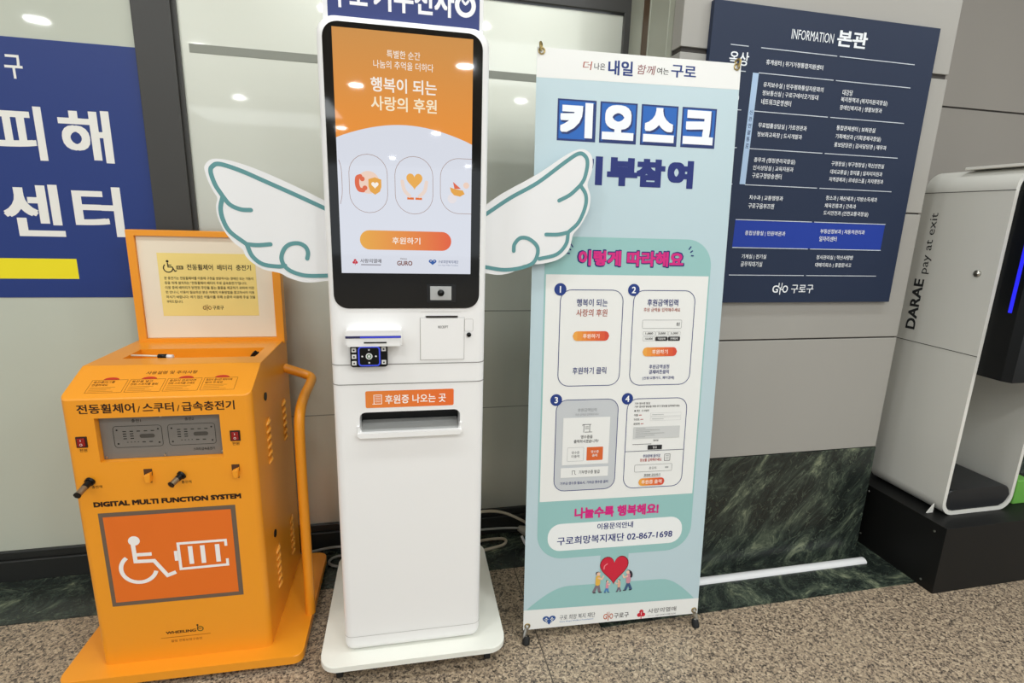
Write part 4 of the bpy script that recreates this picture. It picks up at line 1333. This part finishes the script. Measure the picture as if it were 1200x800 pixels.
for s, x, z_, w in (('휴게쉼터 | 위기가정통합지원센터', 0.214, 0.809, 0.222),
                    ('유지보수실 | 민주평화통일자문회의', 0.214, 0.740, 0.236), ('정보통신실 | 구로구에이굿기동대', 0.214, 0.714, 0.220), ('네트워크운영센터', 0.214, 0.688, 0.116),
                    ('대강당', 0.529, 0.740, 0.042), ('복지정책과 (복지지원국장실)', 0.527, 0.716, 0.196), ('장애인복지과 | 생활보장과', 0.527, 0.690, 0.178),
                    ('무료법률상담실 | 가로경관과', 0.214, 0.612, 0.192), ('정보화교육장 | 도시개발과', 0.214, 0.583, 0.178),
                    ('통합관제센터 | 보좌관실', 0.527, 0.623, 0.164), ('기획예산과 (기획경제국장실)', 0.528, 0.595, 0.194), ('홍보담당관 | 감사담당관 | 재무과', 0.528, 0.567, 0.224),
                    ('총무과 (행정관리국장실)', 0.214, 0.500, 0.165), ('인사상담실 | 교육지원과', 0.214, 0.474, 0.162), ('구로구청방송센터', 0.214, 0.449, 0.118),
                    ('구청장실 | 부구청장실 | 혁신안전실', 0.529, 0.503, 0.227), ('대외교류실 | 창의홀 | 일자리지원과', 0.529, 0.475, 0.226), ('지역경제과 | 르네상스홀 | 자치행정과', 0.529, 0.449, 0.236),
                    ('치수과 | 교통행정과', 0.214, 0.374, 0.136), ('구로구옴부즈맨', 0.214, 0.347, 0.104),
                    ('청소과 | 재산세과 | 지방소득세과', 0.528, 0.384, 0.224), ('체육진흥과 | 건축과', 0.528, 0.357, 0.136), ('도시안전과 (안전교통국장실)', 0.528, 0.331, 0.196),
                    ('종합상황실 | 민원여권과', 0.215, 0.252, 0.165), ('부동산정보과 | 자동차관리과', 0.527, 0.265, 0.195), ('일자리센터', 0.527, 0.239, 0.076),
                    ('기계실 | 전기실', 0.213, 0.169, 0.101), ('공무직대기실', 0.213, 0.143, 0.088), ('청사관리실 | 혁신사랑방', 0.527, 0.170, 0.163), ('대메지회소 | 종합문서고', 0.527, 0.142, 0.160)):
    a.text(s, x, z_, w, 0.0185, SWt, 4, 0.012, align='L')
guro_mark(a, 0.358, 0.032, 0.068, 0.044, SWt, 2)
a.text('구로구', 0.488, 0.0525, 0.097, 0.032, SWt, 2, 0.012)
a.build('sign_lettering', sg)

# ------------------------------------------------------------------ blue poster on the left pane
po = thing('poster', 'large blue poster with white Korean letters and a yellow bar on the left pane', 'poster', (-1.2, YG, 1.099), 0)
boxo('poster_sheet', -1.75 + 1.2, -0.820 + 1.2, -0.002, 0.0, 0.0, 0.835, mat('poster_blue', '#163278', 0.4), po)
a = Art(1.2, -1.099, -0.002)
PW = ink('#ecebe4')
a.text('구', -1.1795, 1.846, 0.050, 0.072, PW, 1, 0.02)
a.text('피', -1.190, 1.645, 0.134, 0.172, PW, 1, 0.028)
a.text('해', -1.003, 1.645, 0.152, 0.170, PW, 1, 0.028)
a.text('센', -1.192, 1.397, 0.172, 0.176, PW, 1, 0.028)
a.text('터', -0.997, 1.398, 0.148, 0.172, PW, 1, 0.028)
a.rect(-1.75, 1.165, -1.086, 1.235, ink('#f1e11f'), 1)
a.rect(-0.8235, 1.099, -0.820, 1.934, ink('#e6e8ea'), 1)
a.build('poster_print', po)

# ------------------------------------------------------------------ parking pay station on its black plinth
PX, PY0, PY1 = 2.15, 1.53, 1.87
ps = thing('pay_station', 'pale grey parking pay station with a black unit on a black plinth', 'pay station', (2.33, 1.68, 0), 0)
OX, OY = 2.33, 1.68
pln = boxo('plinth', 2.085 - OX, 2.95 - OX, 1.447 - OY, 1.92 - OY, 0.0, 0.29, M_BLACKMETAL, ps, 0.0015)
for y, z in ((1.49, 0.255), (1.80, 0.262), (1.50, 0.03), (1.80, 0.05)):
    obj('plinth_screw', tube([(2.085 - OX, y - OY, z), (2.0825 - OX, y - OY, z)], 0.0045, 10), M_STEEL, pln)
# housing: a standing loop of sheet steel open towards the front
PXR = 2.515
ZT = 1.652
outer = rr(PX - OX, 0.291, PXR - OX, ZT, [0.06, 0.06, 0.08, 0.08], 8)
inner = rr(PX + 0.016 - OX, 0.307, PXR - 0.016 - OX, ZT - 0.016, [0.046, 0.046, 0.066, 0.066], 8)
bm = bmesh.new()
n = len(outer)
of = [bm.verts.new((x, PY0 - OY, z)) for x, z in outer]
inf = [bm.verts.new((x, PY0 - OY, z)) for x, z in inner]
ob = [bm.verts.new((x, PY1 - OY, z)) for x, z in outer]
ib = [bm.verts.new((x, PY1 - OY, z)) for x, z in inner]
for i in range(n):
    j = (i + 1) % n
    f = bm.faces.new((of[i], of[j], inf[j], inf[i])); f.material_index = 1
    bm.faces.new((of[j], of[i], ob[i], ob[j]))
    bm.faces.new((inf[i], inf[j], ib[j], ib[i]))
    bm.faces.new((ob[j], ob[i], ib[i], ib[j]))
bm.faces.new([bm.verts.new((v.co.x, PY1 - 0.01 - OY, v.co.z)) for v in ib])
bmesh.ops.recalc_face_normals(bm, faces=bm.faces)
hs = obj('housing', bm, [M_LOOP, M_LOOPEDGE], ps, smooth=True)
for z_ in (1.568, 0.959):
    boxo('housing_seam', PX - 0.0008 - OX, PX - OX + 0.002, PY0 - OY, PY1 - OY, z_, z_ + 0.0025, M_GROOVE, hs)
boxo('roof_plate', PX + 0.02 - OX, PXR - 0.02 - OX, 1.42 - OY, 1.74 - OY, ZT, ZT + 0.010, M_LOOPEDGE, ps, 0.001)
# black unit in the upper half, with a blue light strip
mx0, mx1 = PX + 0.0165 - OX, PXR - 0.0165 - OX
bm = bmesh.new()
pl2 = [(mx0, 0.14), (mx0, 1.445 - OY), (mx0 + 0.012, 1.416 - OY), (mx1 - 0.012, 1.416 - OY), (mx1, 1.445 - OY), (mx1, 0.14)]
slab(pl2, 0.89, ZT - 0.085, bm=bm)
un = obj('front_unit', bm, M_BLACK, ps)
boxo('light_strip', mx0 - 0.0025, mx0 + 0.002, 1.462 - OY, 1.474 - OY, 1.14, 1.42, mat('blue_strip', '#2222f5', 0.3, emit=1.1), un, 0.001)
a = Art(0, 0, 1.416 - OY)
a.outline(mx0 + 0.04, 1.062, mx0 + 0.20, 1.115, 0.006, 0.002, ink('#cfd3d6'), 1)
a.build('unit_mark', un)
# black cushion-like tray at the bottom of the loop
tp = obj('bottom_tray', prism(rr(PX + 0.017 - OX, 0.308, PXR - 0.017 - OX, 0.40, [0.045, 0.045, 0.04, 0.03]), PY0 + 0.004 - OY, PY1 - 0.02 - OY, 0.006, 3), mat('tray_black', '#1b1d20', 0.38), ps, smooth=True)
# side lettering, reading upwards
def leftside(x, y, z):   # x -> along depth towards the front, drawn on the left wall
    return (PX - OX - 0.0002 + y, -x + 1.68 - OY, z)
a = Art(0, 0, 0.0, tf=leftside)
PKt = ink('#26282a')
# on this face, right is towards the front: letters are turned a quarter turn
a.text('DARAE', -0.137, 1.116, 0.212, 0.043, PKt, 1, 0.03, rot=PI / 2)
a.build('side_name', hs)
a = Art(0, 0, 0.0, tf=leftside)
a.text('pay at exit', -0.123, 1.368, 0.245, 0.040, PKt, 1, -0.004, rot=PI / 2)
a.build('side_lettering', hs)
obj('side_lock', tube([(PX - OX, 1.595 - OY, 1.268), (PX - 0.006 - OX, 1.595 - OY, 1.268), (PX - 0.0062 - OX, 1.595 - OY, 1.268), (PX - 0.003 - OX, 1.595 - OY, 1.268)], [0.013, 0.012, 0.008, 0.006], 18), M_STEEL, hs)
for ty in (1.56, 1.875):
    bm = bmesh.new()
    v = [bm.verts.new((PX - OX, ty - OY, 0.2905)), bm.verts.new((PX - 0.030 - OX, ty - OY, 0.2905)), bm.verts.new((PX - OX, ty - OY, 0.33))]
    v2 = [bm.verts.new((p.co.x, ty + 0.004 - OY, p.co.z)) for p in v]
    bm.faces.new(v); bm.faces.new(v2[::-1])
    for i in range(3):
        j = (i + 1) % 3
        bm.faces.new((v[j], v[i], v2[i], v2[j]))
    obj('corner_bracket', bm, M_LOOPEDGE, ps)

# green item standing on the plinth, mostly outside the photograph
gb = obj('green_box', box(bmesh.new(), 2.565, 2.64, 1.555, 1.62, 0.2905, 0.40, bev=0.004), mat('green_card', '#6db24a', 0.5))
tag(gb, 'small green box on the black plinth at the right edge', 'box')

# ------------------------------------------------------------------ white cable cover at the foot of the pillar
bm = bmesh.new()
pts = [(0.019 * math.cos(t), 0.015 * math.sin(t)) for t in [PI * i / 10 for i in range(11)]]
e0 = [bm.verts.new((0.72, 1.676 + y, 0.003 + z)) for y, z in pts]
e1 = [bm.verts.new((1.985, 1.676 + y, 0.003 + z)) for y, z in pts]
for i in range(10):
    f = bm.faces.new((e0[i], e0[i + 1], e1[i + 1], e1[i]))
    f.smooth = True
bm.faces.new(e0); bm.faces.new(e1[::-1]); bm.faces.new((e0[0], e1[0], e1[10], e0[10]))
bmesh.ops.recalc_face_normals(bm, faces=bm.faces)
cc = obj('cable_cover', bm, M_BOARDWHITE)
cc.data.set_sharp_from_angle(angle=math.radians(50))
tag(cc, 'white half-round cable cover lying along the foot of the marble pillar', 'cable cover')

# ------------------------------------------------------------------ cables on the floor behind the kiosk
cb = obj('power_cable', tube([(-0.50, 2.10, 0.012), (-0.38, 2.105, 0.030), (-0.24, 2.11, 0.040), (-0.12, 2.08, 0.012), (-0.16, 2.03, 0.010), (-0.245, 2.02, 0.010), (-0.285, 2.05, 0.010), (-0.265, 2.085, 0.010), (-0.20, 2.09, 0.010), (-0.05, 2.07, 0.010)], 0.0055, 8, smooth=6), M_CABLE2, smooth=True)
tag(cb, 'grey power cable looped on the marble between the orange station and kiosk', 'cable')
cb2 = obj('power_cable', tube([(0.25, 2.09, 0.15), (0.38, 2.09, 0.158), (0.46, 2.09, 0.142), (0.54, 2.09, 0.098), (0.60, 2.09, 0.055), (0.72, 2.07, 0.012), (0.80, 2.02, 0.010)], 0.0065, 8, smooth=6), M_CABLE, smooth=True)
tag(cb2, 'beige power cable arching down behind the banner, right of the kiosk', 'cable')
ex = thing('extension_cord', 'grey extension cord with a pale socket end beside the banner', 'cable', (0.53, 2.04, 0.003), 0)
obj('cord', tube([(-0.29, 0.02, 0.085), (-0.13, 0.02, 0.085), (-0.04, 0.02, 0.080), (0.0, 0.02, 0.074)], 0.005, 8, smooth=5), M_CABLE2, ex, smooth=True)
sk = obj('socket_body', tube([(-0.01, 0.02, 0.076), (0.02, 0.015, 0.062), (0.075, 0.01, 0.046)], [0.012, 0.022, 0.022], 14), mat('socket_grey', '#8f897c', 0.5), ex, smooth=True)
obj('socket_rim', tube([(0.0, -0.004, 0.05), (0.02, -0.012, 0.012), (0.055, -0.012, 0.018), (0.085, -0.004, 0.04)], 0.006, 8, smooth=5), M_BOARDWHITE, ex, smooth=True)
cb3 = obj('power_cable', tube([(0.22, 2.03, 0.010), (0.34, 2.09, 0.010), (0.43, 2.10, 0.010), (0.468, 2.085, 0.010), (0.45, 2.05, 0.010), (0.38, 2.03, 0.010), (0.28, 2.01, 0.010), (0.10, 2.02, 0.010)], 0.0065, 8, smooth=6), M_CABLE, smooth=True)
tag(cb3, 'beige power cable bent back in a loop on the floor right of the kiosk plate', 'cable')
